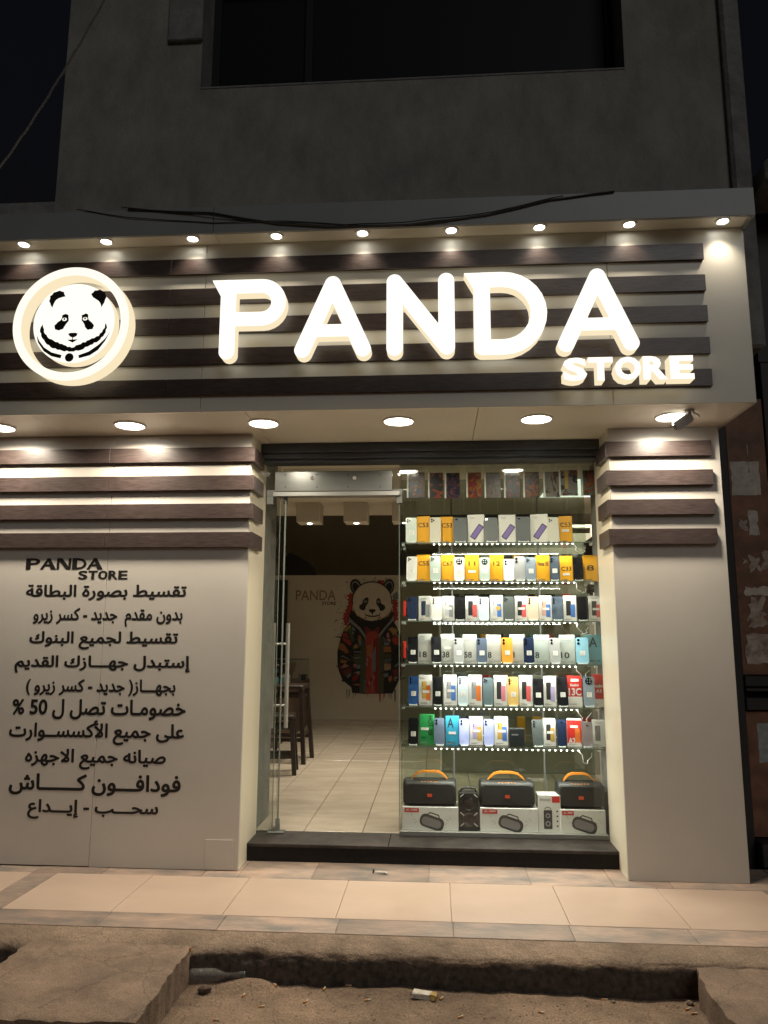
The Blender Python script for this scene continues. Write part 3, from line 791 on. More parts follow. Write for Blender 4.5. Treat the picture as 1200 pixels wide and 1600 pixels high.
for cx in (520, 677):
    ed = MB()
    ed.flat([ez([(cx + 18 * math.cos(a * .4), 526 + 13 * math.sin(a * .4)) for a in range(16)])], YD - .003, 0)
    ed.flat([ez([(cx + 7 * math.cos(a * .5), 524 + 8 * math.sin(a * .5)) for a in range(13)])], YD - .004, 1)
    obj('panda_eye', ed, [DISC_FACE, BLACK], disc, recalc=False)

# =================================================================== LETTERED WALL AND PILLAR
lw_ = thing('clad_wall', 'wide white clad wall lettered in black script, dark wood slats on top', 'wall', (-2.3, 4.8, 0))
obj('panel', MB().box(XFAR, -2.078, YP, YP + .02, .006, ZT, bev=.0012), PANEL, lw_)
obj('panel', MB().box(-2.0755, XA, YP, YP + .02, .002, ZT, bev=.0012), PANEL, lw_)
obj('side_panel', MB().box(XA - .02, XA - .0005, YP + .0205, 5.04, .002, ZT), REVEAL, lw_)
obj('core', MB().box(XFAR, XA - .021, YP + .021, 5.5, 0, ZT - .002), PLASTER2, lw_)
obj('access_panel', MB().box(-1.372, -1.206, YP - .004, YP - .0003, .008, .173, bev=.001), PANEL, lw_)
for z in (2.556, 2.372, 2.190, 2.008):
    obj('slat', MB().box(XFAR, -2.094, 4.570, YP - .0004, z - .095, z, bev=.0015), SLAT, lw_)
    obj('slat', MB().box(-2.092, XA + .028, 4.570, YP - .0004, z - .095, z, bev=.0015), SLAT, lw_)
    obj('slat', MB().box(XA + .0004, XA + .028, YP, 4.85, z - .095, z, bev=.0015), SLAT, lw_)
lines = [('تقسيط بصورة البطاقة', 40, 292, 913, 938), ('بدون مقدم  جديد - كسر زيرو', 51, 286, 950, 979), ('تقسيط لجميع البنوك', 45, 279, 987, 1014),
         ('إستبدل جهـــازك القديم', 22, 298, 1025, 1051), ('بجهـــاز( جديد - كسر زيرو )', 40, 275, 1062, 1086), ('خصومـات تصل ل 50 %', 18, 291, 1094, 1123),
         ('على جميع الأكسســوارت', 13, 289, 1127, 1162), ('صيانه جميع الاجهزه', 38, 260, 1172, 1201), ('فودافـــون كــــــاش', 13, 283, 1212, 1241), ('سحـــب - إيـــداع', 42, 248, 1252, 1279)]
for t_, a, b, c, d in lines:
    p0 = PY(a, d, YP); p1 = PY(b, c, YP); mb = MB()
    fat_text(mb, arabic(t_), p0.x, p1.x, p0.z, p1.z, YP - .0012, .030)
    obj('lettering', mb, BLACK, lw_, recalc=False)
for t_, a, b, c, d in (('PANDA', 40, 162, 872, 890), ('STORE', 122, 201, 891.5, 905.5)):
    p0 = PY(a, d, YP); p1 = PY(b, c, YP); mb = MB(); W_ = p1.x - p0.x; hz = p1.z - p0.z; cell = W_ / 5
    for k, ch in enumerate(t_):                    # a broad display face: heavy stems, thin joins
        xa_, xb_ = p0.x + k * cell + .006 * cell, p0.x + (k + 1) * cell - .07 * cell; ww = xb_ - xa_
        if ch == 'A': xa_ -= .06 * cell; xb_ += .05 * cell; ww = xb_ - xa_
        put_text(mb, ch, xa_ + .002, xb_ - .002, p0.z + .002, p1.z - .002, YP - .0012, bold=.0022)
        y_ = YP - .0018
        if ch in 'PDRE': mb.flat([[(xa_, p0.z), (xa_ + .34 * ww, p0.z), (xa_ + .34 * ww, p1.z), (xa_, p1.z)]], y_)
        elif ch == 'T': mb.flat([[(xa_ + .34 * ww, p0.z), (xa_ + .66 * ww, p0.z), (xa_ + .66 * ww, p1.z), (xa_ + .34 * ww, p1.z)]], y_)
        elif ch == 'A': mb.flat([[(xa_ + .66 * ww, p0.z), (xb_, p0.z), (xa_ + .60 * ww, p1.z), (xa_ + .40 * ww, p1.z)]], y_)
        elif ch == 'N': mb.flat([[(xa_, p1.z), (xa_ + .36 * ww, p1.z), (xb_, p0.z), (xb_ - .32 * ww, p0.z)]], y_)
        elif ch == 'O':
            for u in (.0, .70): mb.flat([circ(xa_ + (u + .15) * ww, (p0.z + p1.z) / 2, .15 * ww, 14, .36 * hz)], y_)
    obj('lettering', mb, BLACK, lw_, recalc=False)

pil = thing('clad_pillar', 'narrow plain white clad pillar with four dark wood slats at its head', 'pillar', (1.4, 4.8, 0))
obj('panel', MB().box(XC, XE, YP, YP + .02, .002, ZT, bev=.0012), PANEL, pil)
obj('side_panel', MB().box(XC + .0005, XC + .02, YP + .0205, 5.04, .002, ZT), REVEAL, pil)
obj('side_panel', MB().box(XE - .02, XE - .0005, YP + .0205, 5.3, .002, ZT), PANEL, pil)
obj('core', MB().box(XC + .021, XE - .021, YP + .021, 5.3, 0, ZT - .002), PLASTER2, pil)
for z in (2.558, 2.376, 2.194, 2.013):
    obj('slat', MB().box(XC - .027, 1.691, 4.570, YP - .0004, z - .095, z, bev=.0015), SLAT, pil)
    obj('slat', MB().box(XC - .027, XC - .0004, YP, 4.85, z - .095, z, bev=.0015), SLAT, pil)

# =================================================================== SHOP OPENING
ln = thing('shutter_lintel', 'dark grey metal shutter housing above the doorway and display window', 'lintel', (0, 4.95, 2.55))
obj('housing', MB().box(XA, XC, 4.856, 5.03, 2.585, ZT, bev=.004), LINTEL, ln)
obj('bottom_bar', MB().box(XA, XC, 4.872, 5.02, 2.548, 2.583, bev=.004), LINTEL, ln)
obj('guide_strip', MB().box(XA, XC, 4.895, 5.02, 2.528, 2.546, bev=.003), LINTEL, ln)

st = thing('doorstep', 'black granite step running under the doorway and display window', 'step', (0, 4.9, 0))
obj('riser', MB().box(XA, XC, 4.806, 5.2, 0, .084), GRANITE, st)
obj('tread', MB().box(XA, -.3, 4.797, 5.10, .0845, .105, bev=.003).box(-.298, XC, 4.797, 5.10, .0845, .105, bev=.003), GRANITE_TOP, st)

# fixed side light and transom
sl = thing('side_light', 'narrow fixed glass panel between the lettered wall and the open door', 'window', (-1.11, YG, .105))
obj('pane', MB().box(XA, -1.072, YG, YG + .01, .106, 2.527), GLASS_D, sl)
obj('edge', MB().box(-1.0718, -1.068, YG, YG + .01, .106, 2.36), GLASS_E, sl)
p0 = PY(429, 768, 5.0); p1 = PY(613, 735, 5.0)
tr = thing('transom_panel', 'brushed metal transom box with screws above the open glass door', 'transom', ((p0.x + p1.x) / 2, 5.03, p0.z))
obj('panel', MB().box(p0.x, p1.x, 5.0, 5.09, p0.z, p1.z, bev=.003), STEEL_B, tr)
obj('rail', MB().box(p0.x - .01, p1.x + .05, 5.004, 5.085, p0.z - .032, p0.z - .002, bev=.002), ALU, tr)
for px, r in ((488, .013), (554, .013)):
    q = PY(px, 747, 5.0); obj('bolt', MB().lathe((q.x, 5.0, q.z), [(r, 0), (r, -.006), (r * .6, -.011), (0, -.012)], 'Y', 14), STEEL, tr, smooth=40)
for px in (446, 495, 544, 594):
    for py in (742, 761):
        q = PY(px, py, 5.0); obj('screw', MB().lathe((q.x, 5.0, q.z), [(.005, .001), (.0045, -.002), (0, -.0022)], 'Y', 8), FRAME_DK, tr)
obj('top_glass', MB().box(-1.067, -.24, YG + .05, YG + .06, p0.z - .03, 2.527), GLASS_D, tr)

# open glass door leaf, swung inwards along the line of sight
HX, HY = -1.035, YG + .01
da = math.atan2(-.205, .93)                       # leaf direction (x over y)
dv = Vector((math.sin(da), math.cos(da), 0)); nv = Vector((dv.y, -dv.x, 0))
gd = thing('glass_door', 'frameless glass door swung open into the shop with long steel pull bars', 'door', (HX, HY, .11))
def leaf_box(mb, s0, s1, t0, t1, z0, z1):
    c = [Vector((HX, HY, 0)) + dv * s + nv * t for s in (s0, s1) for t in (t0, t1)]
    v = [(p.x, p.y, z) for z in (z0, z1) for p in c]
    return mb.add(v, [(0, 1, 3, 2), (4, 6, 7, 5), (0, 4, 5, 1), (2, 3, 7, 6), (0, 2, 6, 4), (1, 5, 7, 3)])
obj('pane', leaf_box(MB(), .004, .90, -.005, .005, .125, 2.33), GLASS_D, gd)
obj('front_edge', leaf_box(MB(), 0, .0036, -.005, .005, .125, 2.33), GLASS_E, gd)
obj('back_edge', leaf_box(MB(), .9004, .904, -.005, .005, .125, 2.33), GLASS_E, gd)
for sd in (-1, 1):
    mb = MB(); c = Vector((HX, HY, 0)) + dv * .80 + nv * (.055 * sd)
    mb.tube([(c.x, c.y, .665), (c.x, c.y, 1.46)], .016, 14)
    hb = obj('pull_bar', mb, STEEL, gd, smooth=40)
    for z in (.835, 1.30):
        mb = MB(); c0 = Vector((HX, HY, z)) + dv * .80 + nv * (.005 * sd); c1 = Vector((HX, HY, z)) + dv * .80 + nv * (.045 * sd)
        mb.tube([c0, c1], .009, 10); obj('standoff', mb, STEEL, hb, smooth=40)
obj('pivot_shoe', leaf_box(MB(), -.004, .14, -.014, .014, .112, .16), STEEL_B, gd)
obj('pivot_shoe', leaf_box(MB(), -.004, .14, -.014, .014, 2.29, 2.335), STEEL_B, gd)
mb = MB(); mb.box(-1.10, -.99, 5.02, 5.09, .1055, .116, bev=.003); obj('floor_plate', mb, STEEL_B, gd)
pf = thing('patch_fitting', 'angled steel patch fitting joining door head and narrow side panel', 'fitting', (-1.1, YG, 2.3))
obj('arm', MB().box(-1.165, -.955, YG - .018, YG + .028, 2.318, 2.362, bev=.003), STEEL_B, pf)
obj('leg', MB().box(-1.165, -1.118, YG - .0175, YG + .0275, 2.262, 2.3175, bev=.003), STEEL_B, pf)
pf = thing('patch_fitting', 'angled steel patch fitting joining door head and display window', 'fitting', (-.27, YG, 2.3))
obj('arm', MB().box(-.305, -.222, YG - .018, YG + .028, 2.318, 2.362, bev=.003), STEEL_B, pf)
obj('leg', MB().box(-.262, -.222, YG - .0175, YG + .0275, 2.262, 2.3175, bev=.003), STEEL_B, pf)

# =================================================================== DISPLAY WINDOW
DXL, DXR = -.242, XC - .002
YB2 = 5.40
dw = thing('display_window', 'large glass display window full of phones beside the doorway', 'window', (.4, 5.2, .105))
obj('pane', MB().box(DXL, DXR, YG, YG + .008, .135, 2.527), GLASS_W, dw)
obj('bottom_rail', MB().box(DXL, DXR, YG - .006, YG + .016, .1055, .1345, bev=.002), ALU, dw)
obj('side_pane', MB().box(DXL, DXL + .008, YG + .009, YB2, .126, 2.50), GLASS_D, dw)
obj('pane_edge', MB().box(DXL - .004, DXL - .0003, YG, YG + .008, .135, 2.30), GLASS_E, dw)
obj('deck', MB().box(DXL + .009, DXR, YG + .017, YB2 + .1, .106, .125), mat('deck_board', (.30, .28, .25), .5), dw)
for a, b in ((DXL + .009, .112), (.125, .73), (.745, DXR)):
    obj('back_pane', MB().box(a, b, YB2, YB2 + .006, .126, 2.50), GLASS_B, dw)
for x in (.1185, .7375):
    obj('stile', MB().box(x - .006, x + .006, YB2 - .004, YB2 + .014, .126, 2.50, bev=.002), ALU, dw)
obj('head_board', MB().box(DXL, DXR, YG + .01, YB2 + .05, 2.53, 2.56), INCEIL, dw)

SH = [1.995, 1.733, 1.467, 1.184, .909, .654]
NTH = ['top', 'second', 'third', 'fourth', 'fifth', 'lowest']
for k, z in enumerate(SH):
    s_ = thing('glass_shelf', f'{NTH[k]} clear glass shelf in the display window with a dotted light strip', 'shelf', (.4, 5.2, z), 'glass shelves in the display window')
    obj('plate', MB().box(DXL + .012, DXR - .003, 5.064, 5.36, z - .007, z), GLASS_S, s_)
    obj('front_edge', MB().box(DXL + .012, DXR - .003, 5.0615, 5.0637, z - .007, z), GLASS_E, s_)
    for x in (DXL + .02, DXR - .03):
        for y in (5.10, 5.33): obj('bracket', MB().box(x - .008, x + .012, y - .01, y + .01, z - .022, z - .0072, bev=.002), STEEL, s_)
    x0 = PY(676, 850, 5.07).x; x1 = PY(897, 850, 5.07).x - .012 * (k > 2)
    strip = obj('light_strip', MB().box(x0, x1, 5.066, 5.078, z - .0105, z - .0073), WHITEP, s_)
    mb = MB(); n_ = 27 - (k % 2)
    for q in range(n_):
        x = x0 + .01 + (x1 - x0 - .02) * q / (n_ - 1); mb.lathe((x, 5.0665, z - .0125), [(0, -.0015), (.0044, 0), (.0034, .004)], 'Y', 8)
    ld = obj('led_dots', mb, LED_W, strip); ld['kind'] = 'stuff'
    lamp('strip_light', s_, ((x0 + x1) / 2, 5.085, z - .013), 'AREA', P_LED, (1.0, .95, .84), x1 - x0, .008, direction=(0, .15, -1))
    pts = [(x1, 5.075, z - .009)]
    for q in range(9): pts.append((x1 + .012 * q + .01 * math.sin(q * 2.1 + k), 5.09 + .012 * q, z - .012 - .07 * math.sin(q / 8 * PI) * (.6 + .1 * k) - .03 * q / 8))
    obj('wire', MB().tube(pts, .0022, 6), WHITEP, s_, smooth=60)

# ---------------------------------------------------------------- goods
CX = lambda x: 610 + x / 3.3333
def cy1(y): return 700 + y / 3.3333
def cy2(y): return 920 + y / 3.3333
def P_(name, col, rough=.18, metal=0.0, coat=.6, col2=None):
    return mat('phone_' + name, col, rough, metal, coat=coat, col2=col2, vscale=9 if col2 else 4, detail=2)
PH = {'pearl': P_('pearl', (.66, .70, .66), col2=(.48, .62, .56)), 'champagne': P_('champagne', (.66, .64, .54)), 'white': P_('white', (.74, .74, .72)),
      'sage': P_('sage', (.42, .50, .46)), 'silver': P_('silver', (.52, .53, .53), .22, .4), 'greyblue': P_('greyblue', (.23, .28, .34)), 'navy': P_('navy', (.020, .032, .075)),
      'black': P_('black', (.014, .015, .017)), 'iceblue': P_('iceblue', (.52, .62, .68)), 'graphite': P_('graphite', (.085, .10, .098)), 'peach': P_('peach', (.68, .54, .42)),
      'orange': P_('orange', (.72, .34, .05)), 'sky': P_('sky', (.28, .55, .72)), 'blue': P_('blue', (.03, .09, .26)), 'gold': P_('gold', (.70, .46, .16)), 'teal': P_('teal', (.12, .17, .19)),
      'slate': P_('slate', (.10, .13, .19)), 'lavender': P_('lavender', (.30, .36, .68), col2=(.44, .46, .74)), 'mauve': P_('mauve', (.26, .22, .25)), 'tabletgrey': P_('tabletgrey', (.10, .112, .12), .55, 0, 0),
      'darkblue': P_('darkblue', (.03, .045, .07), col2=(.10, .13, .17))}
CARD = {'yellow': mat('card_yellow', (.82, .40, .018), .42), 'white': mat('card_white', (.76, .75, .72), .4), 'pale': mat('card_pale', (.48, .49, .46), .35, col2=(.60, .60, .57), vscale=5),
        'palegreen': mat('card_palegreen', (.38, .44, .42), .35, col2=(.50, .55, .52), vscale=5), 'blue': mat('card_blue', (.035, .30, .48), .4), 'softblue': mat('card_softblue', (.13, .33, .40), .4), 'red': mat('card_red', (.62, .035, .03), .4),
        'green': mat('card_green', (.035, .36, .10), .4), 'black': mat('card_black', (.02, .024, .026), .3)}
INK = mat('ink_dark', (.02, .02, .02), .5); INKW = mat('ink_white', (.75, .75, .73), .5); INKG = mat('ink_grey', (.32, .32, .32), .5)
LABELP = mat('price_paper', (.78, .78, .75), .5)
LENS = mat('lens_black', (.008, .008, .010), .08, coat=1.0)
PR = {k: mat('print_' + k, c, .4) for k, c in {'navy': (.03, .045, .09), 'grey': (.30, .31, .33), 'dark': (.035, .035, .037), 'pink': (.68, .12, .12), 'blue': (.08, .20, .55), 'gold': (.62, .40, .10), 'violet': (.25, .18, .48),
      'orange': (.75, .20, .04), 'silver': (.55, .56, .58), 'rose': (.62, .22, .30), 'olive': (.35, .36, .26), 'peach': (.66, .40, .32), 'mauve': (.22, .20, .21), 'lilac': (.42, .36, .60)}.items()}
DOTTED = mat('shelf_stand', (.70, .72, .72), .2)

def place(o, x, y, z, yaw=0, lean=0):
    o.location = (x, y, z); o.rotation_euler = (lean, 0, yaw)
    return o
def L_(name, mb, m, par, **k):            # child built in the parent's own space
    o = obj(name, mb, m, None, None, **k); o.parent = par; return o

def phone(label, x0, x1, h, zs, col, camst, sticker=0, y=5.105, group='phones on the glass shelves', tablet=False):
    w_ = (x1 - x0); t = bpy.data.objects.new('tablet' if tablet else 'mobile_phone', None); COL.objects.link(t); tag(t, label, 'tablet' if tablet else 'phone', group)
    th = .008; lo = rrect(-w_ / 2, w_ / 2, .004, h, .010 if not tablet else .008)
    L_('body', MB().prism([lo], 0, th, back=True), PH[col], t, smooth=30)
    X0 = -w_ / 2; cm = MB(); s = w_ / .074
    if camst == 'sq3':
        cm.prism([rrect(X0 + .006 * s, X0 + .034 * s, h - .036 * s, h - .006 * s, .006)], -.0018, .0005, 0)
        for cx, cz in ((.014, -.014), (.014, -.028), (.026, -.021)): cm.lathe((X0 + cx * s, -.0018, h + cz * s), [(.0058 * s, 0), (.0055 * s, -.0015), (0, -.0016)], 'Y', 10, 1)
    elif camst == 'col3':
        for cz in (-.014, -.029, -.044): cm.lathe((X0 + .015 * s, 0, h + cz * s), [(.0062 * s, .0005), (.006 * s, -.0025), (0, -.0026)], 'Y', 10, 1)
        cm.lathe((X0 + .028 * s, 0, h - .022 * s), [(.0035 * s, .0005), (.003 * s, -.001), (0, -.0011)], 'Y', 8, 1)
    elif camst == 'two':
        cm.prism([rrect(X0 + .005 * s, X0 + .028 * s, h - .048 * s, h - .006 * s, .008)], -.0016, .0005, 0)
        for cz in (-.017, -.037): cm.lathe((X0 + .0165 * s, -.0016, h + cz * s), [(.0085 * s, 0), (.008 * s, -.002), (0, -.0021)], 'Y', 12, 1)
    elif camst == 'round':
        cm.lathe((0, 0, h - .030 * s), [(.023 * s, .0005), (.022 * s, -.003), (.018 * s, -.0035), (0, -.0036)], 'Y', 22, 1)
        for dx, dz in ((-.008, .008), (.008, .008), (-.008, -.008), (.008, -.008)): cm.lathe((dx * s, -.0034, h - .03 * s + dz * s), [(.005 * s, 0), (.0045 * s, -.001), (0, -.0012)], 'Y', 8, 0)
    elif camst == 'one':
        cm.lathe((0, 0, h - .024 * s), [(.007 * s, .0005), (.0065 * s, -.002), (0, -.0022)], 'Y', 12, 1)
    else:
        cm.prism([rrect(-w_ / 2 + .014, -w_ / 2 + .030, h - .018, h - .010, .003)], -.0012, .0005, 1)
    L_('camera', cm, [PH[col], LENS], t)
    if sticker:
        sz = .030; L_('price_label', MB().prism([rrect(-.014, .018, h * .32, h * .32 + sz, .001)], -.0008, .0002), LABELP, t)
        mb = MB()
        for q in range(3): mb.box(-.010, .013 - .006 * (q % 2), -.0013, -.0009, h * .32 + .006 + q * .008, h * .32 + .0085 + q * .008)
        L_('label_print', mb, INKG, t)
    mb = MB(); mb.box(-w_ * .38, w_ * .38, -.012, .03, -.003 + .0, .0035, bev=.001).box(-w_ * .38, -w_ * .30, -.012, -.009, .0035, .008).box(w_ * .30, w_ * .38, -.012, -.009, .0035, .008)
    L_('stand', mb, DOTTED, t)
    place(t, (x0 + x1) / 2, y, zs + .0035, rnd.uniform(-.16, .12), math.radians(-rnd.uniform(4, 11)))
    return t

def carton(label, x0, x1, h, zs, col, deco, y=5.145, dep=.048, group='phone boxes on the glass shelves', name='phone_box'):
    w_ = (x1 - x0); t = bpy.data.objects.new(name, None); COL.objects.link(t); tag(t, label, 'box', group)
    a, b = -w_ / 2, w_ / 2
    L_('carton', MB().box(a, b, 0, dep, 0, h, bev=.0012), CARD[col], t)
    yf = -.0006
    for d in deco:
        k = d[0]
        if k == 't':           # ('t', body, x0, x1, z0, z1, ink, bold)
            mb = MB(); put_text(mb, d[1], a + d[2] * w_, a + d[3] * w_, d[4] * h, d[5] * h, yf, d[7] if len(d) > 7 else 0, rot=d[8] if len(d) > 8 else 0, bold=.0007 if (d[5] - d[4]) > .07 else .0002); L_('lettering', mb, d[6], t, recalc=False)
        elif k == 'p':         # picture of phones: ('p', colour back, colour front)
            mb = MB(); mb.flat([rrect(a + .22 * w_, a + .60 * w_, .22 * h, .80 * h, .004)], yf, 0)
            if d[2]: mb.flat([rrect(a + .56 * w_, a + .90 * w_, .16 * h, .66 * h, .004)], yf - .0004, 1)
            mb.flat([circ(a + .29 * w_, .73 * h, .0035, 8)], yf - .0004, 2); mb.flat([circ(a + .29 * w_, .66 * h, .0035, 8)], yf - .0004, 2)
            L_('phone_picture', mb, [PR[d[1]], PR[d[2] or d[1]], INK], t, recalc=False)
        elif k == 'tab':
            mb = MB(); c = (0.06 * w_, .40 * h); ca, sa = math.cos(-.62), math.sin(-.62)
            def rot(ps, s=1): return [(c[0] + (p[0] * ca - p[1] * sa) * s, c[1] + (p[0] * sa + p[1] * ca) * s) for p in ps]
            mb.flat([rot(rrect(-.021, .021, -.055, .055, .004))], yf, 0); mb.flat([rot(rrect(-.016, .016, -.049, .049, .002))], yf - .0004, 1)
            L_('tablet_picture', mb, [PR['dark'], PR['violet']], t, recalc=False)
            mb = MB(); put_text(mb, 'Tab', a + .12 * w_, a + .42 * w_, .86 * h, .92 * h, yf); L_('lettering', mb, INKG, t, recalc=False)
        elif k == 'l':         # price label ('l', cx, cz)
            L_('price_label', MB().prism([rrect(a + (d[1] - .27) * w_, a + (d[1] + .27) * w_, (d[2] - .045) * h, (d[2] + .045) * h, .001)], yf - .0012, 0), LABELP, t)
        elif k == 'c':
            mb = MB(); mb.flat([circ(a + d[1] * w_, d[2] * h, d[3], 18)], yf - .0008); L_('round_sticker', mb, PR['gold'], t, recalc=False)
        elif k == 'band':
            L_('carton_sleeve', MB().prism([[(a + .001, d[1] * h), (b - .001, d[1] * h), (b - .001, d[2] * h), (a + .001, d[2] * h)]], yf - .0002, 0), CARD[d[3]], t)
    if name == 'phone_box':
        mb = MB()
        for q in range(3):
            ww = rnd.uniform(.25, .6); mb.flat([[(a + .10 * w_, (.045 + .018 * q) * h), (a + (.10 + ww) * w_, (.045 + .018 * q) * h), (a + (.10 + ww) * w_, (.055 + .018 * q) * h), (a + .10 * w_, (.055 + .018 * q) * h)]], yf - .0003)
        L_('fine_print', mb, INKG, t, recalc=False)
    place(t, (x0 + x1) / 2, y + rnd.uniform(-.006, .012), zs + .0004, rnd.uniform(-.24, .06), 0)
    return t

def yb(t, lab=None, z0=.60, z1=.76, big=False):
    d = [('t', t, .12 if len(t) > 2 else .26, .90 if len(t) > 2 else .74, z0, z1, INK, 0.0), ('t', 'realme', .36, .64, .07, .10, INK)]
    if lab: d.append(('l', .5, lab))
    return d
def op(model, num):
    return [('t', 'OPPO', .08, .52, .87, .93, INKG), ('t', model, .08, .45 if len(model) < 4 else .70, .79, .84, INKG), ('t', num, .10, .62 if len(num) > 1 else .34, .20, .40, INK), ('t', '5G', .55, .85, .07, .11, INKG)]
W = lambda c1, c2, lab=None: [('p', c1, c2), ('t', 'Galaxy', .22, .72, .87, .92, INKG)] + ([('l', .55, lab)] if lab else [])
R_ = lambda c1, c2, lab=None: [('p', c1, c2), ('t', 'Redmi', .08, .45, .87, .92, INKG)] + ([('l', .55, lab)] if lab else [])

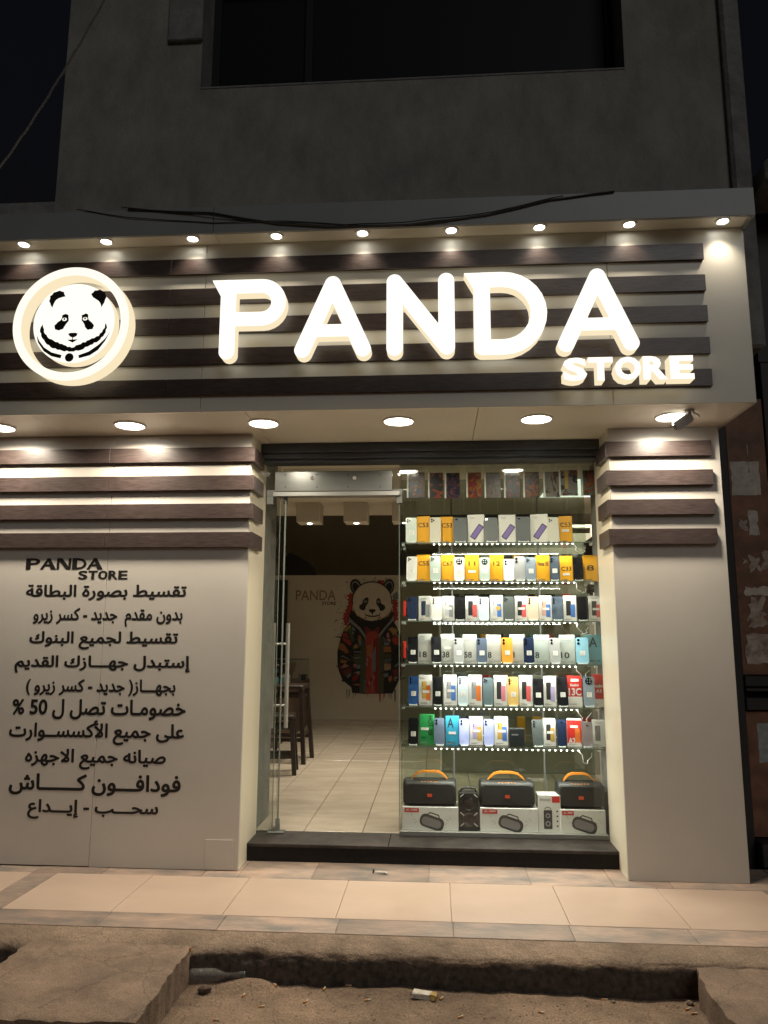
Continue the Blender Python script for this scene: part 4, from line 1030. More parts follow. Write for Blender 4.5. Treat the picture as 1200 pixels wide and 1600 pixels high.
# (kind, left, right, top, colour, style, short description)
rows = [
 (cy1, [('p', 80, 137, 362, 'pearl', 'sq3', 1, 'pearl green phone'), ('b', 137, 204, 357, 'yellow', yb('C53'), 'yellow phone box'), ('p', 204, 262, 362, 'champagne', 'sq3', 0, 'champagne phone'),
        ('b', 260, 327, 358, 'yellow', yb('C53'), 'yellow phone box'), ('t', 327, 398, 360, 'tabletgrey', 'bar', 0, 'dark grey tablet'), ('w', 400, 488, 347, 'white', [('tab',)], 'white tablet box'),
        ('t', 488, 562, 358, 'tabletgrey', 'bar', 0, 'dark grey tablet'), ('w', 563, 652, 347, 'white', [('tab',)], 'white tablet box'), ('t', 653, 726, 358, 'tabletgrey', 'bar', 0, 'dark grey tablet'),
        ('w', 727, 817, 345, 'white', [('tab',)], 'white tablet box'), ('p', 819, 878, 360, 'champagne', 'sq3', 0, 'champagne phone'), ('b', 876, 944, 354, 'yellow', yb('C53', .47), 'labelled yellow box')]),
 (cy1, [('p', 82, 137, 563, 'white', 'sq3', 1, 'white phone'), ('b', 138, 206, 557, 'yellow', yb('C55'), 'yellow phone box'), ('p', 206, 262, 563, 'sage', 'sq3', 1, 'silvery green phone'),
        ('b', 263, 330, 557, 'yellow', yb('C67'), 'yellow phone box'), ('p', 330, 385, 570, 'white', 'round', 1, 'round-camera white phone'), ('b', 388, 460, 557, 'yellow', yb('11', .38), 'labelled yellow box'),
        ('p', 462, 516, 570, 'sage', 'round', 1, 'pale green phone'), ('b', 517, 588, 557, 'yellow', yb('12'), 'yellow phone box'), ('p', 588, 643, 577, 'white', 'two', 0, 'small white phone'),
        ('p', 645, 702, 565, 'silver', 'two', 0, 'silver phone'), ('p', 703, 758, 570, 'greyblue', 'sq3', 1, 'grey blue phone'), ('b', 757, 827, 560, 'yellow', yb('Note 50'), 'yellow phone box'),
        ('p', 828, 878, 567, 'darkblue', 'two', 1, 'streaky dark blue phone'), ('b', 880, 945, 563, 'yellow', yb('C33', .28, .42, .58), 'labelled yellow box'), ('p', 950, 1003, 572, 'black', 'col3', 0, 'black phone'),
        ('b', 1003, 1078, 558, 'yellow', yb('8', None, .42, .62), 'yellow phone box')]),
 (cy2, [('p', 87, 140, 42, 'navy', 'sq3', 0, 'navy phone'), ('b', 146, 210, 38, 'white', W('navy', 'grey'), 'navy-pictured box'), ('p', 212, 268, 42, 'white', 'col3', 0, 'glossy white phone'),
        ('b', 270, 331, 38, 'white', W('silver', 'grey', .5), 'silver-pictured box'), ('p', 333, 390, 46, 'black', 'one', 0, 'black phone'), ('b', 390, 456, 38, 'white', W('dark', 'pink'), 'pink-pictured box'),
        ('p', 458, 514, 44, 'iceblue', 'col3', 0, 'ice blue phone'), ('b', 517, 583, 34, 'white', [('p', 'silver', 'blue'), ('c', .66, .50, .016), ('t', 'Galaxy', .1, .7, .87, .92, INKG)], 'gold-stickered box'), ('p', 588, 643, 40, 'graphite', 'sq3', 0, 'graphite phone'),
        ('b', 646, 711, 38, 'white', W('dark', 'pink', .5), 'labelled pink-pictured box'), ('p', 712, 770, 42, 'peach', 'col3', 0, 'peach phone'), ('b', 772, 838, 36, 'white', W('peach', 'blue', .48), 'peach-pictured box'),
        ('p', 840, 898, 40, 'darkblue', 'col3', 0, 'streaky blue phone'), ('b', 899, 966, 36, 'white', W('dark', 'blue'), 'blue-pictured box'), ('p', 971, 1029, 44, 'black', 'one', 0, 'black phone'), ('b', 1031, 1097, 38, 'white', W('dark', 'pink', .48), 'labelled pink-pictured box')]),
 (cy2, [('p', 90, 142, 250, 'black', 'two', 1, 'black phone'), ('b', 144, 216, 235, 'pale', op('A18', '18'), 'pale grey box'), ('p', 212, 266, 250, 'black', 'two', 1, 'black phone'), ('b', 262, 333, 236, 'pale', op('A38', '38') + [('l', .5, .52)], 'labelled grey box'),
        ('p', 329, 383, 256, 'silver', 'two', 1, 'silver phone'), ('b', 377, 449, 238, 'pale', op('A58', '58'), 'pale grey box'), ('p', 447, 502, 258, 'slate', 'two', 1, 'slate blue phone'), ('b', 499, 575, 240, 'pale', op('Reno8 T', '8'), 'pale grey box'),
        ('p', 578, 637, 256, 'orange', 'two', 1, 'bright orange phone'), ('b', 620, 696, 238, 'pale', op('Reno8', '8'), 'pale grey box'), ('p', 693, 748, 256, 'navy', 'two', 1, 'navy phone'), ('b', 745, 826, 240, 'palegreen', op('Reno8 5G', '8'), 'greenish box'),
        ('p', 829, 886, 256, 'silver', 'two', 1, 'silver phone'), ('b', 878, 960, 240, 'palegreen', op('Reno10', '10'), 'greenish box'), ('p', 965, 1030, 254, 'sky', 'two', 1, 'sky blue phone'),
        ('b', 1017, 1097, 240, 'softblue', [('t', 'A', .20, .72, .58, .92, INK), ('t', 'OPPO A78', .12, .88, .08, .14, INK)], 'dull blue box')]),
 (cy2, [('p', 92, 145, 458, 'blue', 'col3', 1, 'deep blue phone'), ('b', 148, 215, 450, 'white', R_('gold', 'orange', .45), 'gold-pictured box'), ('p', 220, 270, 460, 'black', 'col3', 1, 'black phone'), ('b', 276, 346, 450, 'white', R_('grey', 'blue', .48), 'blue-pictured box'),
        ('p', 350, 405, 460, 'iceblue', 'col3', 1, 'ice blue phone'), ('b', 406, 476, 450, 'white', R_('grey', 'orange'), 'orange-pictured box'), ('p', 482, 534, 466, 'teal', 'sq3', 0, 'grey green phone'), ('b', 537, 604, 452, 'white', R_('dark', 'rose'), 'rose-pictured box'),
        ('p', 609, 667, 462, 'gold', 'col3', 1, 'golden phone'), ('b', 669, 736, 452, 'white', R_('dark', 'pink'), 'pink-pictured box'), ('p', 740, 795, 470, 'black', 'sq3', 1, 'black phone'), ('b', 795, 860, 456, 'white', R_('dark', 'lilac'), 'lilac-pictured box'),
        ('p', 868, 924, 462, 'black', 'two', 1, 'black phone'), ('b', 922, 998, 455, 'red', [('band', .0, .32, 'white'), ('t', 'Redmi', .2, .75, .66, .74, INKW), ('t', '13C', .08, .92, .36, .60, INKW, .02), ('l', .5, .86)], 'red and white box'),
        ('p', 1003, 1062, 460, 'greyblue', 'round', 1, 'big-camera blue phone'), ('b', 1048, 1122, 447, 'red', [('band', .0, .24, 'white'), ('t', 'Redmi', .14, .80, .60, .70, INKW), ('t', 'A3', .30, .66, .44, .54, INKW)], 'red box')]),
 (cy2, [('p', 92, 143, 676, 'black', 'two', 1, 'black phone'), ('b', 150, 226, 656, 'green', [('t', 'HOT 20i', .62, .92, .32, .96, INK, 0, 1), ('l', .38, .52), ('t', '4GB', .14, .40, .20, .26, INK)], 'green box'), ('p', 229, 282, 676, 'slate', 'two', 0, 'slate blue phone'),
        ('b', 287, 356, 664, 'blue', [('t', 'A', .14, .60, .60, .94, INK), ('l', .5, .42), ('t', 'OPPO A17', .10, .70, .06, .12, INK)], 'bright blue box'), ('p', 359, 410, 680, 'lavender', 'two', 0, 'lavender phone'), ('b', 412, 481, 668, 'white', R_('lilac', 'gold', .5), 'labelled white box'),
        ('p', 486, 538, 682, 'lavender', 'two', 0, 'lavender phone'), ('b', 541, 612, 668, 'white', R_('gold', 'blue', .5), 'gold-pictured box'), ('c', 620, 698, 728, 'black', [('t', 'WATCH', .12, .55, .62, .70, INKG)], 'squat black box'),
        ('p', 740, 797, 684, 'graphite', 'col3', 0, 'graphite phone'), ('b', 797, 860, 678, 'white', W('dark', 'gold', .5), 'gold-and-dark-pictured box'), ('p', 868, 914, 684, 'navy', 'one', 0, 'navy phone'),
        ('b', 918, 992, 678, 'white', [('band', .12, .95, 'red'), ('p', 'violet', 'orange'), ('t', 'A20s', .10, .92, .10, .32, INKW, .02), ('l', .5, .72)], 'colourful printed box'), ('p', 998, 1054, 698, 'mauve', 'one', 0, 'mauve grey phone'), ('b', 1050, 1120, 686, 'white', W('mauve', None), 'grey-pictured box')]),
]
seen = {}
built = []
for k, (cy, items) in enumerate(rows):
    zs = SH[k]
    for i, it in enumerate(items):
        kind, a, b, top, col, sty = it[:6]; short = it[-1]
        yy = {'p': 5.105, 't': 5.105, 'b': 5.145, 'w': 5.135, 'c': 5.13}[kind]
        X0 = PY(CX(a), cy(top), yy).x; X1 = PY(CX(b), cy(top), yy).x; h = PY(CX((a + b) / 2), cy(top), yy).z - zs
        L = items[i - 1][-1] if i else None; Rr = items[i + 1][-1] if i + 1 < len(items) else None
        if L and Rr: lab = f'{short} between {L} and {Rr} on the {NTH[k]} shelf'
        elif Rr: lab = f'{short} at the end of the {NTH[k]} glass shelf beside {Rr}'
        else: lab = f'{short} at the end of the {NTH[k]} glass shelf beside {L}'
        if short in ('dark grey tablet', 'white tablet box') and L and Rr and L in ('white tablet box', 'dark grey tablet') and Rr in ('white tablet box', 'dark grey tablet'):
            lab = f'{short} between two {L}{"es" if L.endswith("x") else "s"} on the top glass shelf'
        if kind == 'p': phone(lab, X0, X1, h, zs, col, sty, it[6])
        elif kind == 't': phone(lab, X0, X1, h, zs, col, sty, 0, group='tablets on the top shelf', tablet=True)
        elif kind == 'b': carton(lab, X0, X1, h, zs, col, sty)
        elif kind == 'w': carton(lab, X0, X1, h, zs, col, sty, y=5.135, group='tablet boxes on the top shelf', name='tablet_box')
        else: carton(lab, X0, X1, h, zs, col, sty, y=5.12, dep=.075, name='gift_box')
# hanging phone cases along the top
def art_mat(i, cols, scale, dist):
    m = bpy.data.materials.new('case_print'); m.use_nodes = True; N = m.node_tree.nodes; L = m.node_tree.links; b = N['Principled BSDF']
    geo = N.new('ShaderNodeNewGeometry'); t = N.new('ShaderNodeTexNoise'); t.inputs['Scale'].default_value = scale * .6; t.inputs['Detail'].default_value = 5; t.inputs['Distortion'].default_value = dist
    mp = N.new('ShaderNodeMapping'); mp.inputs['Location'].default_value = (i * 1.7, i * .9, i * .4)
    L.new(geo.outputs['Position'], mp.inputs[0]); L.new(mp.outputs[0], t.inputs['Vector'])
    r = N.new('ShaderNodeValToRGB'); r.color_ramp.interpolation = 'CONSTANT'; e = r.color_ramp.elements
    for q, c in enumerate(cols):
        pos = .30 + .40 * q / len(cols) if q else 0
        el = e[q] if q < 2 else e.new(pos); el.position = pos; el.color = (*c, 1)
    L.new(t.outputs[0], r.inputs[0]); dk = N.new('ShaderNodeHueSaturation'); dk.inputs['Value'].default_value = .40; dk.inputs['Saturation'].default_value = 1.2
    L.new(r.outputs[0], dk.inputs['Color']); L.new(dk.outputs[0], b.inputs['Base Color']); b.inputs['Roughness'].default_value = .35
    return m
DK = (.02, .02, .025)
cases = [(90, 178, 124, 'orange and blue swirl', [(.10, .08, .08), (.55, .20, .06), (.05, .16, .30), (.30, .12, .08), (.5, .4, .3)], 22, 3), (200, 273, 126, 'black and red', [DK, (.05, .02, .02), DK, (.6, .10, .04), (.75, .4, .3)], 26, 1.5),
         (287, 360, 126, 'dark blue and orange', [DK, (.03, .04, .10), (.05, .07, .2), (.55, .16, .06), (.08, .1, .25)], 26, 2), (400, 472, 124, 'bright red and yellow', [(.08, .03, .10), (.6, .06, .03), (.65, .09, .03), (.75, .35, .03), (.1, .1, .2)], 30, 2),
         (495, 572, 124, 'pale crowded sketch', [(.10, .08, .08), (.42, .36, .34), (.2, .15, .15), (.5, .45, .42), (.35, .10, .10)], 60, 2), (597, 672, 124, 'dark with red figure', [DK, (.05, .05, .07), DK, (.40, .06, .08), (.3, .28, .28)], 32, 2),
         (697, 772, 122, 'dark with orange dots', [DK, (.06, .06, .09), (.5, .16, .04), (.03, .03, .05), (.12, .25, .4)], 40, .3), (803, 880, 120, 'black and white portrait', [DK, (.10, .09, .08), (.5, .46, .42), (.55, .52, .48), (.25, .12, .08)], 14, 1.2),
         (884, 972, 112, 'white with yellow stripe', [(.6, .58, .55), (.62, .6, .58), (.65, .62, .6), (.10, .10, .10), (.6, .1, .06)], 24, 1), (1000, 1070, 112, 'orange and teal banded', [(.05, .12, .12), (.20, .35, .33), (.45, .10, .07), (.65, .26, .06), (.1, .05, .04)], 26, 1)]
for i, (a, b, top, desc, cols, scl, dist) in enumerate(cases):
    yy = 5.095; p0 = PY(CX(a), cy1(top + 138), yy); p1 = PY(CX(b), cy1(top), yy)
    t = thing('phone_case', f'{desc} printed phone case hanging in clear packaging above the shelves', 'phone case', (p0.x, yy, p0.z), 'phone cases hanging in the window')
    obj('card', MB().prism([rrect(p0.x + .008, p1.x, p0.z + .004, p1.z - .004, .005)], yy, yy + .008, back=True), art_mat(i, cols, scl, dist), t)
    obj('clear_pack', MB().box(p0.x - .006, p1.x + .004, yy - .004, yy + .014, p0.z, p1.z + .045), ACRYL, t)
    obj('spine', MB().box(p0.x - .005, p0.x + .005, yy - .0035, yy + .011, p0.z + .004, p1.z - .004), WHITEP, t)
    if i == 8: obj('stripe', MB().prism([[(p0.x + .036, p0.z + .05), (p0.x + .058, p0.z + .05), (p0.x + .058, p1.z - .006), (p0.x + .036, p1.z - .006)]], yy - .0006, yy), PR['gold'], t)
    if i < 8:
        x = (p0.x + p1.x) / 2 if i else p0.x + .13; z = p1.z + .04
        if i: 
            h_ = thing('suction_hook', f'clear suction hook above the {desc} phone case', 'hook', (x, YG + .009, z), 'suction hooks on the window glass')
            obj('cup', MB().lathe((x, YG + .0085, z), [(.018, 0), (.016, .004), (.006, .009), (0, .010)], 'Y', 18), ACRYL, h_, smooth=60)
            obj('peg', MB().tube([(x, YG + .014, z), (x, YG + .032, z - .004), (x, YG + .036, z + .004)], .0022, 6), STEEL, h_)
mb = MB(); q0, q1 = PY(CX(180), cy1(88), 5.095), PY(CX(1060), cy1(85), 5.095)
pts = [(q0.x + (q1.x - q0.x) * k / 30, 5.10, q0.z + (q1.z - q0.z) * k / 30 - .006 * abs(math.sin(k * .9))) for k in range(31)]
tag(obj('hanging_wire', mb.tube(pts, .0015, 5), STEEL, None, pts[0]), 'thin wire strung across the window carrying the phone cases', 'wire')

# red side packets hung on the case ends
for z0, z1, nm, px in ((1.50, 1.60, 'beside the third shelf', 616.5), (1.22, 1.33, 'beside the fourth shelf', 616.5)):
    x = DXL + .024; t = thing('accessory_packet', f'slim red and black packet hanging {nm} next to the doorway', 'packet', (x, 5.1, z0), 'red packets beside the shelves')
    obj('card', MB().box(x, x + .016, 5.09, 5.16, z0, z1, bev=.001), CARD['red'], t); obj('blister', MB().box(x + .0165, x + .03, 5.10, 5.15, z0 + .002, z1 - .04, bev=.002), BLACKP, t)

# ---------------------------------------------------------------- speakers in the lower window
SPK = mat('speaker_cloth', (.012, .012, .011), .75, bump=.3, bscale=600); SPK2 = mat('speaker_shell', (.019, .019, .018), .5); ORANGE = mat('orange_plastic', (.72, .25, .03), .4); BADGE = mat('badge_red', (.60, .08, .03), .4)
SX = lambda x: 610 + x / 3.158
SY = lambda y: 1100 + y / 3.158
DECK = .125
def big_box(label, a, b, top, y, bot=None):
    p0 = PY(SX(a), SY(top), y); p1 = PY(SX(b), SY(top), y); x0, x1, z1 = p0.x, min(p1.x, DXR - .004), p0.z
    t = thing('speaker_box', label, 'box', ((x0 + x1) / 2, y + .08, DECK), 'boxes under the speakers')
    obj('carton', MB().box(x0, x1, y, y + .20, DECK + .0005, z1, bev=.002), CARD['white'], t)
    w_ = x1 - x0; h = z1 - DECK; yf = y - .0006
    mb = MB(); mb.flat([[(x0 + .04 * w_, DECK + .76 * h), (x0 + .30 * w_, DECK + .76 * h), (x0 + .30 * w_, DECK + .94 * h), (x0 + .04 * w_, DECK + .94 * h)]], yf); obj('name_patch', mb, CARD['red'], t, recalc=False)
    mb = MB(); put_text(mb, 'JL-380', x0 + .07 * w_, x0 + .27 * w_, DECK + .81 * h, DECK + .90 * h, yf - .0005, .02); obj('lettering', mb, INKW, t, recalc=False)
    mb = MB(); c = (x0 + .53 * w_, DECK + .36 * h)
    def rt(ps, an=-.30): return [(c[0] + p[0] * math.cos(an) - p[1] * math.sin(an), c[1] + p[0] * math.sin(an) + p[1] * math.cos(an)) for p in ps]
    mb.flat([rt(rrect(-.080, .080, -.042, .038, .034, 6))], yf, 0); mb.flat([rt(rrect(-.066, .062, -.030, .022, .025, 6))], yf - .0004, 1)
    hd = [(-.045, .036), (-.03, .056), (.03, .056), (.045, .036), (.038, .036), (.026, .049), (-.026, .049), (-.038, .036)]; mb.flat([rt(hd)], yf - .0004, 0)
    obj('speaker_picture', mb, [PR['dark'], PR['mauve']], t, recalc=False)
    mb = MB()
    for q in range(7):
        an = q * .9; cx, cz = x0 + w_ * (.22 if q % 2 else .82), DECK + h * (.45 + .08 * q - .2 * (q % 3)); 
        mb.flat([[(cx + .02 * math.cos(an + u * .35), cz + .02 * math.sin(an + u * .35)) for u in range(5)] + [(cx + .018 * math.cos(an + u * .35), cz + .018 * math.sin(an + u * .35)) for u in range(4, -1, -1)]], yf)
    obj('splash_print', mb, INKG, t, recalc=False)
    return x0, x1, z1
def boombox(label, a, b, top, bot, y, zb):
    p0 = PY(SX(a), SY(bot), y); p1 = PY(SX(b), SY(top), y); x0, x1 = p0.x, min(p1.x, DXR - .006); h = .162; xc = (x0 + x1) / 2; w_ = x1 - x0; zb += .0005
    t = thing('boombox_speaker', label, 'speaker', (xc, y + .08, zb), 'portable speakers in the window')
    prof = []                                       # rounded oblong swept along x with closing ends
    sec = rrect(-.075, .075, 0, h, .045, 5); mb = MB(); st_ = [(-.5, .80), (-.488, .90), (-.465, .97), (-.43, 1.0), (.43, 1.0), (.465, .97), (.488, .90), (.5, .80)]
    v = []; n = len(sec)
    for s_, k in st_:
        for (yy, zz) in sec: v.append((xc + s_ * w_, y + .08 + yy * k, zb + h / 2 + (zz - h / 2) * (k if k > .99 else k)))
    f = [(i * n + q, i * n + (q + 1) % n, (i + 1) * n + (q + 1) % n, (i + 1) * n + q) for i in range(len(st_) - 1) for q in range(n)] + [list(range(n))[::-1], [(len(st_) - 1) * n + q for q in range(n)]]
    mb.add(v, f); obj('shell', mb, SPK2, t, smooth=50)
    obj('grille', MB().prism([rrect(xc - .44 * w_, xc + .44 * w_, zb + .018, zb + h - .024, .022, 5)], y - .001, y + .012), SPK, t)
    obj('badge', MB().prism([rrect(xc - .016, xc + .016, zb + .060, zb + .080, .003)], y - .004, y), BADGE, t)
    hd = [(-.345, h - .006), (-.31, h + .012), (-.22, h + .038), (-.12, h + .047), (.12, h + .047), (.22, h + .038), (.31, h + .012), (.345, h - .006)]
    mb = MB(); vv = []
    for s_, z in hd:
        for dy, dz in ((-.016, -.006), (.016, -.006), (.016, .006), (-.016, .006)): vv.append((xc + s_ * w_, y + .075 + dy, zb + z + dz))
    ff = [(i * 4 + q, i * 4 + (q + 1) % 4, (i + 1) * 4 + (q + 1) % 4, (i + 1) * 4 + q) for i in range(len(hd) - 1) for q in range(4)] + [(3, 2, 1, 0), tuple((len(hd) - 1) * 4 + q for q in range(4))]
    mb.add(vv, ff); hnd = obj('handle', mb, ORANGE, t)
    mb = MB()
    for q in range(6): mb.box(xc - .055 + q * .02, xc - .043 + q * .02, y + .020, y + .030, zb + h - .016, zb + h - .008, bev=.001)
    obj('buttons', mb, ORANGE, t)
YB_ = 5.105
x0, x1, z1 = big_box('white speaker box printed with a speaker, next to the doorway glass', 58, 335, 505, YB_)
boombox('black portable speaker with orange handle on the box beside the doorway', 62, 325, 352, 507, YB_ + .005, z1)
x0, x1, z1 = big_box('white speaker box between the tower speaker and the upright white box', 442, 728, 512, YB_)
boombox('black portable speaker with orange handle on the middle box between tower speaker and upright box', 442, 712, 355, 515, YB_ + .005, z1)
x0, x1, z1 = big_box('white speaker box against the plain pillar in the lower window', 838, 1118, 520, YB_)
boombox('black portable speaker with orange handle on the box against the pillar', 830, 1110, 362, 520, YB_ + .005, z1)
# tower speaker
p0 = PY(SX(336), SY(432), 5.11); p1 = PY(SX(436), SY(432), 5.11); xc = (p0.x + p1.x) / 2; w_ = p1.x - p0.x; zt2 = p0.z - .01
t = thing('tower_speaker', 'small black tower speaker with glossy trim between two speaker boxes', 'speaker', (xc, 5.17, DECK))
obj('cabinet', MB().prism([rrect(xc - w_ / 2, xc + w_ / 2, DECK + .0005, zt2, .018, 4)], 5.11, 5.22, back=True), SPK2, t, smooth=35)
for zz, r in ((DECK + .075, .045), (DECK + .165, .042)):
    obj('cone', MB().lathe((xc, 5.11, zz), [(r, .001), (r, -.004), (r * .85, -.006), (r * .75, .004 - .006), (r * .3, -.001), (r * .28, -.006), (0, -.009)], 'Y', 24), LENS, t, smooth=40)
mb = MB()
for s_ in (-1, 1):
    for zz, an in ((DECK + .115, .7), (DECK + .21, -.7), (DECK + .03, -.6)):
        c0 = Vector((xc + s_ * .055, 5.106, zz)); mb.tube([c0, c0 + Vector((-s_ * .022, 0, -.018 * (1 if an > 0 else -1)))], .0028, 6)
obj('trim', mb, STEEL, t)
mb = MB(); mb.tube([(xc - .05, 5.16, zt2 - .004), (xc - .045, 5.16, zt2 + .018), (xc - .02, 5.16, zt2 + .026), (xc + .02, 5.16, zt2 + .026), (xc + .045, 5.16, zt2 + .018), (xc + .05, 5.16, zt2 - .004)], .007, 8); obj('handle', mb, BLACKP, t, smooth=50)
# upright white box
p0 = PY(SX(728), SY(448), 5.11); p1 = PY(SX(838), SY(448), 5.11); x0, x1, z1 = p0.x, p1.x, p0.z; w_ = x1 - x0; h = z1 - DECK
t = thing('speaker_box', 'upright white box printed with a black karaoke speaker, standing between two wide boxes', 'box', ((x0 + x1) / 2, 5.16, DECK), 'boxes under the speakers')
obj('carton', MB().box(x0, x1, 5.11, 5.22, DECK + .0005, z1, bev=.0015), CARD['white'], t)
mb = MB(); mb.flat([[(x0 + .62 * w_, DECK + .80 * h), (x1 - .004, DECK + .80 * h), (x1 - .004, DECK + .96 * h), (x0 + .62 * w_, DECK + .96 * h)]], 5.1094); obj('name_patch', mb, CARD['red'], t, recalc=False)
mb = MB(); cx = x0 + .42 * w_; mb.flat([rrect(cx - .027, cx + .027, DECK + .10 * h, DECK + .60 * h, .006)], 5.1094, 0)
mb.flat([circ(cx, DECK + .24 * h, .017, 16)], 5.109, 1); mb.flat([circ(cx, DECK + .45 * h, .015, 16)], 5.109, 1); mb.flat([circ(cx, DECK + .24 * h, .009, 12)], 5.1087, 0); mb.flat([circ(cx, DECK + .45 * h, .008, 12)], 5.1087, 0)
mb.flat([[(cx + .022 * math.cos(u * .3), DECK + .60 * h + .02 * math.sin(u * .3)) for u in range(11)] + [(cx + .018 * math.cos(u * .3), DECK + .60 * h + .016 * math.sin(u * .3)) for u in range(10, -1, -1)]], 5.1094, 0)
for q in range(4): mb.flat([circ(x0 + .84 * w_, DECK + (.18 + .13 * q) * h, .006, 10)], 5.1094, 0)
obj('speaker_picture', mb, [PR['dark'], PR['grey']], t, recalc=False)
mb = MB(); put_text(mb, 'SPEAKER', x0 + .08 * w_, x0 + .56 * w_, DECK + .84 * h, DECK + .90 * h, 5.1094); obj('lettering', mb, INK, t, recalc=False)

# =================================================================== SHOP INTERIOR
YBK = 11.53; FZ = .1045
fl = struct('shop_floor', MB().box(-3.6, 2.2, 5.105, 13, .02, .1), mat('dark_grout', (.15, .125, .10), .9)); fl['_w'] = (0, 0, 0)
xj = [-3.3 + .39 * 0]; xs_ = [-.487 + .385 * k for k in range(-8, 7)]; ys_ = [5.106, 5.56] + [5.56 + .46 * k for k in range(1, 14)]
for a, b in zip(xs_[:-1], xs_[1:]):
    for c, d in zip(ys_[:-1], ys_[1:]):
        if c < YBK and a > -3.5: tile(a, b, c, min(d, YBK), TILE, fl, FZ + .0015, .02, .0028)
struct('interior_wall', MB().box(-3.4, 1.9, YBK, YBK + .12, .1, 2.275), INWALL)
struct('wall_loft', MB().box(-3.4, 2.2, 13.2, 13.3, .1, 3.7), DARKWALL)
struct('wall_left', MB().box(-3.5, -3.0, 5.51, 13.2, .1, 3.7), INWALL)
struct('wall_right', MB().box(1.92, 2.1, 5.31, 13.2, .1, 3.7), INWALL)
struct('ceiling', MB().box(-3.0, 1.92, 5.10, 8.3, 2.70, 2.75).box(-3.0, 1.92, 8.3, 13.2, 3.6, 3.7).box(-3.0, 1.92, 8.25, 8.3, 2.75, 3.6), INCEIL)
dc = thing('storage_door', 'dark brown storage door in the white rear wall of the shop', 'door', (-2.6, YBK, .1))
obj('leaf', MB().box(-2.95, -2.29, YBK - .05, YBK - .002, .106, 2.2, bev=.004), WOODDK, dc)
obj('handle', MB().tube([(-2.36, YBK - .08, 1.05), (-2.36, YBK - .08, 1.2)], .012, 8).box(-2.37, -2.35, YBK - .08, YBK - .05, 1.1, 1.15), STEEL, dc)
bg = MB(); sil = [(0, 0), (.02, .16), (.07, .30), (.15, .36), (.28, .30), (.42, .22), (.52, .12), (.56, 0)]
bg.prism([[(-2.42 + a, 2.276 + b) for a, b in sil]], YBK + .0, YBK + .11, back=True)
tag(obj('duffel_bag', bg, BLACKP, None, (-2.2, YBK + .05, 2.276), smooth=60), 'slumped black bag lying on top of the rear partition wall', 'bag')
tag(obj('carton_box', MB().box(-3.0, -2.45, YBK + .005, YBK + .115, 2.276, 2.55, bev=.004), mat('cardboard', (.20, .13, .08), .8), None, (-2.7, YBK + .06, 2.276)), 'brown cardboard carton on the partition wall beside the black bag', 'carton')

# lettering and mural on the rear wall
mz = lambda pts: [((lambda q: (q.x, q.z))(PY(500 + x / 6.957, 880 + y / 6.957, YBK))) for x, y in pts]
wl_ = thing('wall_lettering', 'small brown shop name painted on the rear wall beside the panda mural', 'lettering', (-1.85, YBK, 1.9))
for t_, a, b, c, d, m, bo in (('PANDA', 462, 525, 922, 938, mat('paint_tan', (.30, .19, .125), .7), .012), ('STORE', 503, 525, 940, 945.5, mat('paint_brown', (.11, .06, .04), .7), .03)):
    p0 = PY(a, d, YBK); p1 = PY(b, c, YBK); mb = MB(); put_text(mb, t_, p0.x, p1.x, p0.z, p1.z, YBK - .0015, bo); obj('word', mb, m, wl_, recalc=False)
mur = thing('wall_mural', 'painted mural of a panda in a colourful hooded jacket on the rear wall', 'mural', (-.95, YBK, .5))
MC = {k: mat('mural_' + k, c, .75, var=.12, vscale=14) for k, c in {'red': (.36, .05, .04), 'black': (.018, .017, .016), 'fur': (.60, .53, .42), 'tan': (.40, .27, .16), 'orange': (.34, .14, .05), 'ochre': (.34, .21, .06), 'teal': (.08, .13, .13), 'blue': (.16, .20, .22),
      'olive': (.075, .075, .045), 'wine': (.17, .03, .035), 'pink': (.42, .18, .17), 'grey': (.22, .23, .23), 'darkred': (.24, .02, .02), 'green': (.06, .085, .06)}.items()}
MK = list(MC); mm = MB(); lay = [0]
def mp(col, pts):
    lay[0] += 1; mm.flat([mz(pts)], YBK - .001 - .00012 * lay[0], MK.index(col))
def el(col, cx, cy, rx, ry, n=26, rot=0):
    mp(col, [(cx + rx * math.cos(2 * PI * k / n) * math.cos(rot) - ry * math.sin(2 * PI * k / n) * math.sin(rot), cy + rx * math.cos(2 * PI * k / n) * math.sin(rot) + ry * math.sin(2 * PI * k / n) * math.cos(rot)) for k in range(n)])
# splashes
mp('red', fur([(300, 340), (380, 320), (360, 520), (330, 620), (290, 690), (250, 640), (245, 570), (285, 500), (300, 430)], 22, 8)); mp('red', fur([(780, 390), (840, 400), (850, 620), (800, 640)], 18, 9))
mp('red', fur([(600, 215), (650, 180), (700, 190), (690, 240)], 10, 10)); mp('orange', [(255, 320), (300, 400), (275, 380)]); mp('blue', fur([(790, 330), (850, 310), (850, 390), (790, 400)], 12, 11))
for k in range(26):
    r = random.Random(k); x, y = r.uniform(150, 300), r.uniform(190, 820); el('teal' if k % 3 else 'darkred', x, y, r.uniform(3, 9), r.uniform(3, 9), 8)
for x, y in ((290, 210), (600, 160), (480, 180), (720, 170), (590, 185)): el('grey', x, y, 11, 9, 9)
for k in range(16):
    r = random.Random(60 + k); x = r.choice([r.uniform(250, 400), r.uniform(480, 540), r.uniform(640, 700), r.uniform(720, 840)]); L_n = r.uniform(30, 110); wd = r.uniform(3, 9)
    mp('red' if 470 < x < 710 else 'blue', [(x - wd, 1370), (x + wd, 1370), (x + wd * .6, 1400 + L_n), (x - wd * .4, 1405 + L_n)])
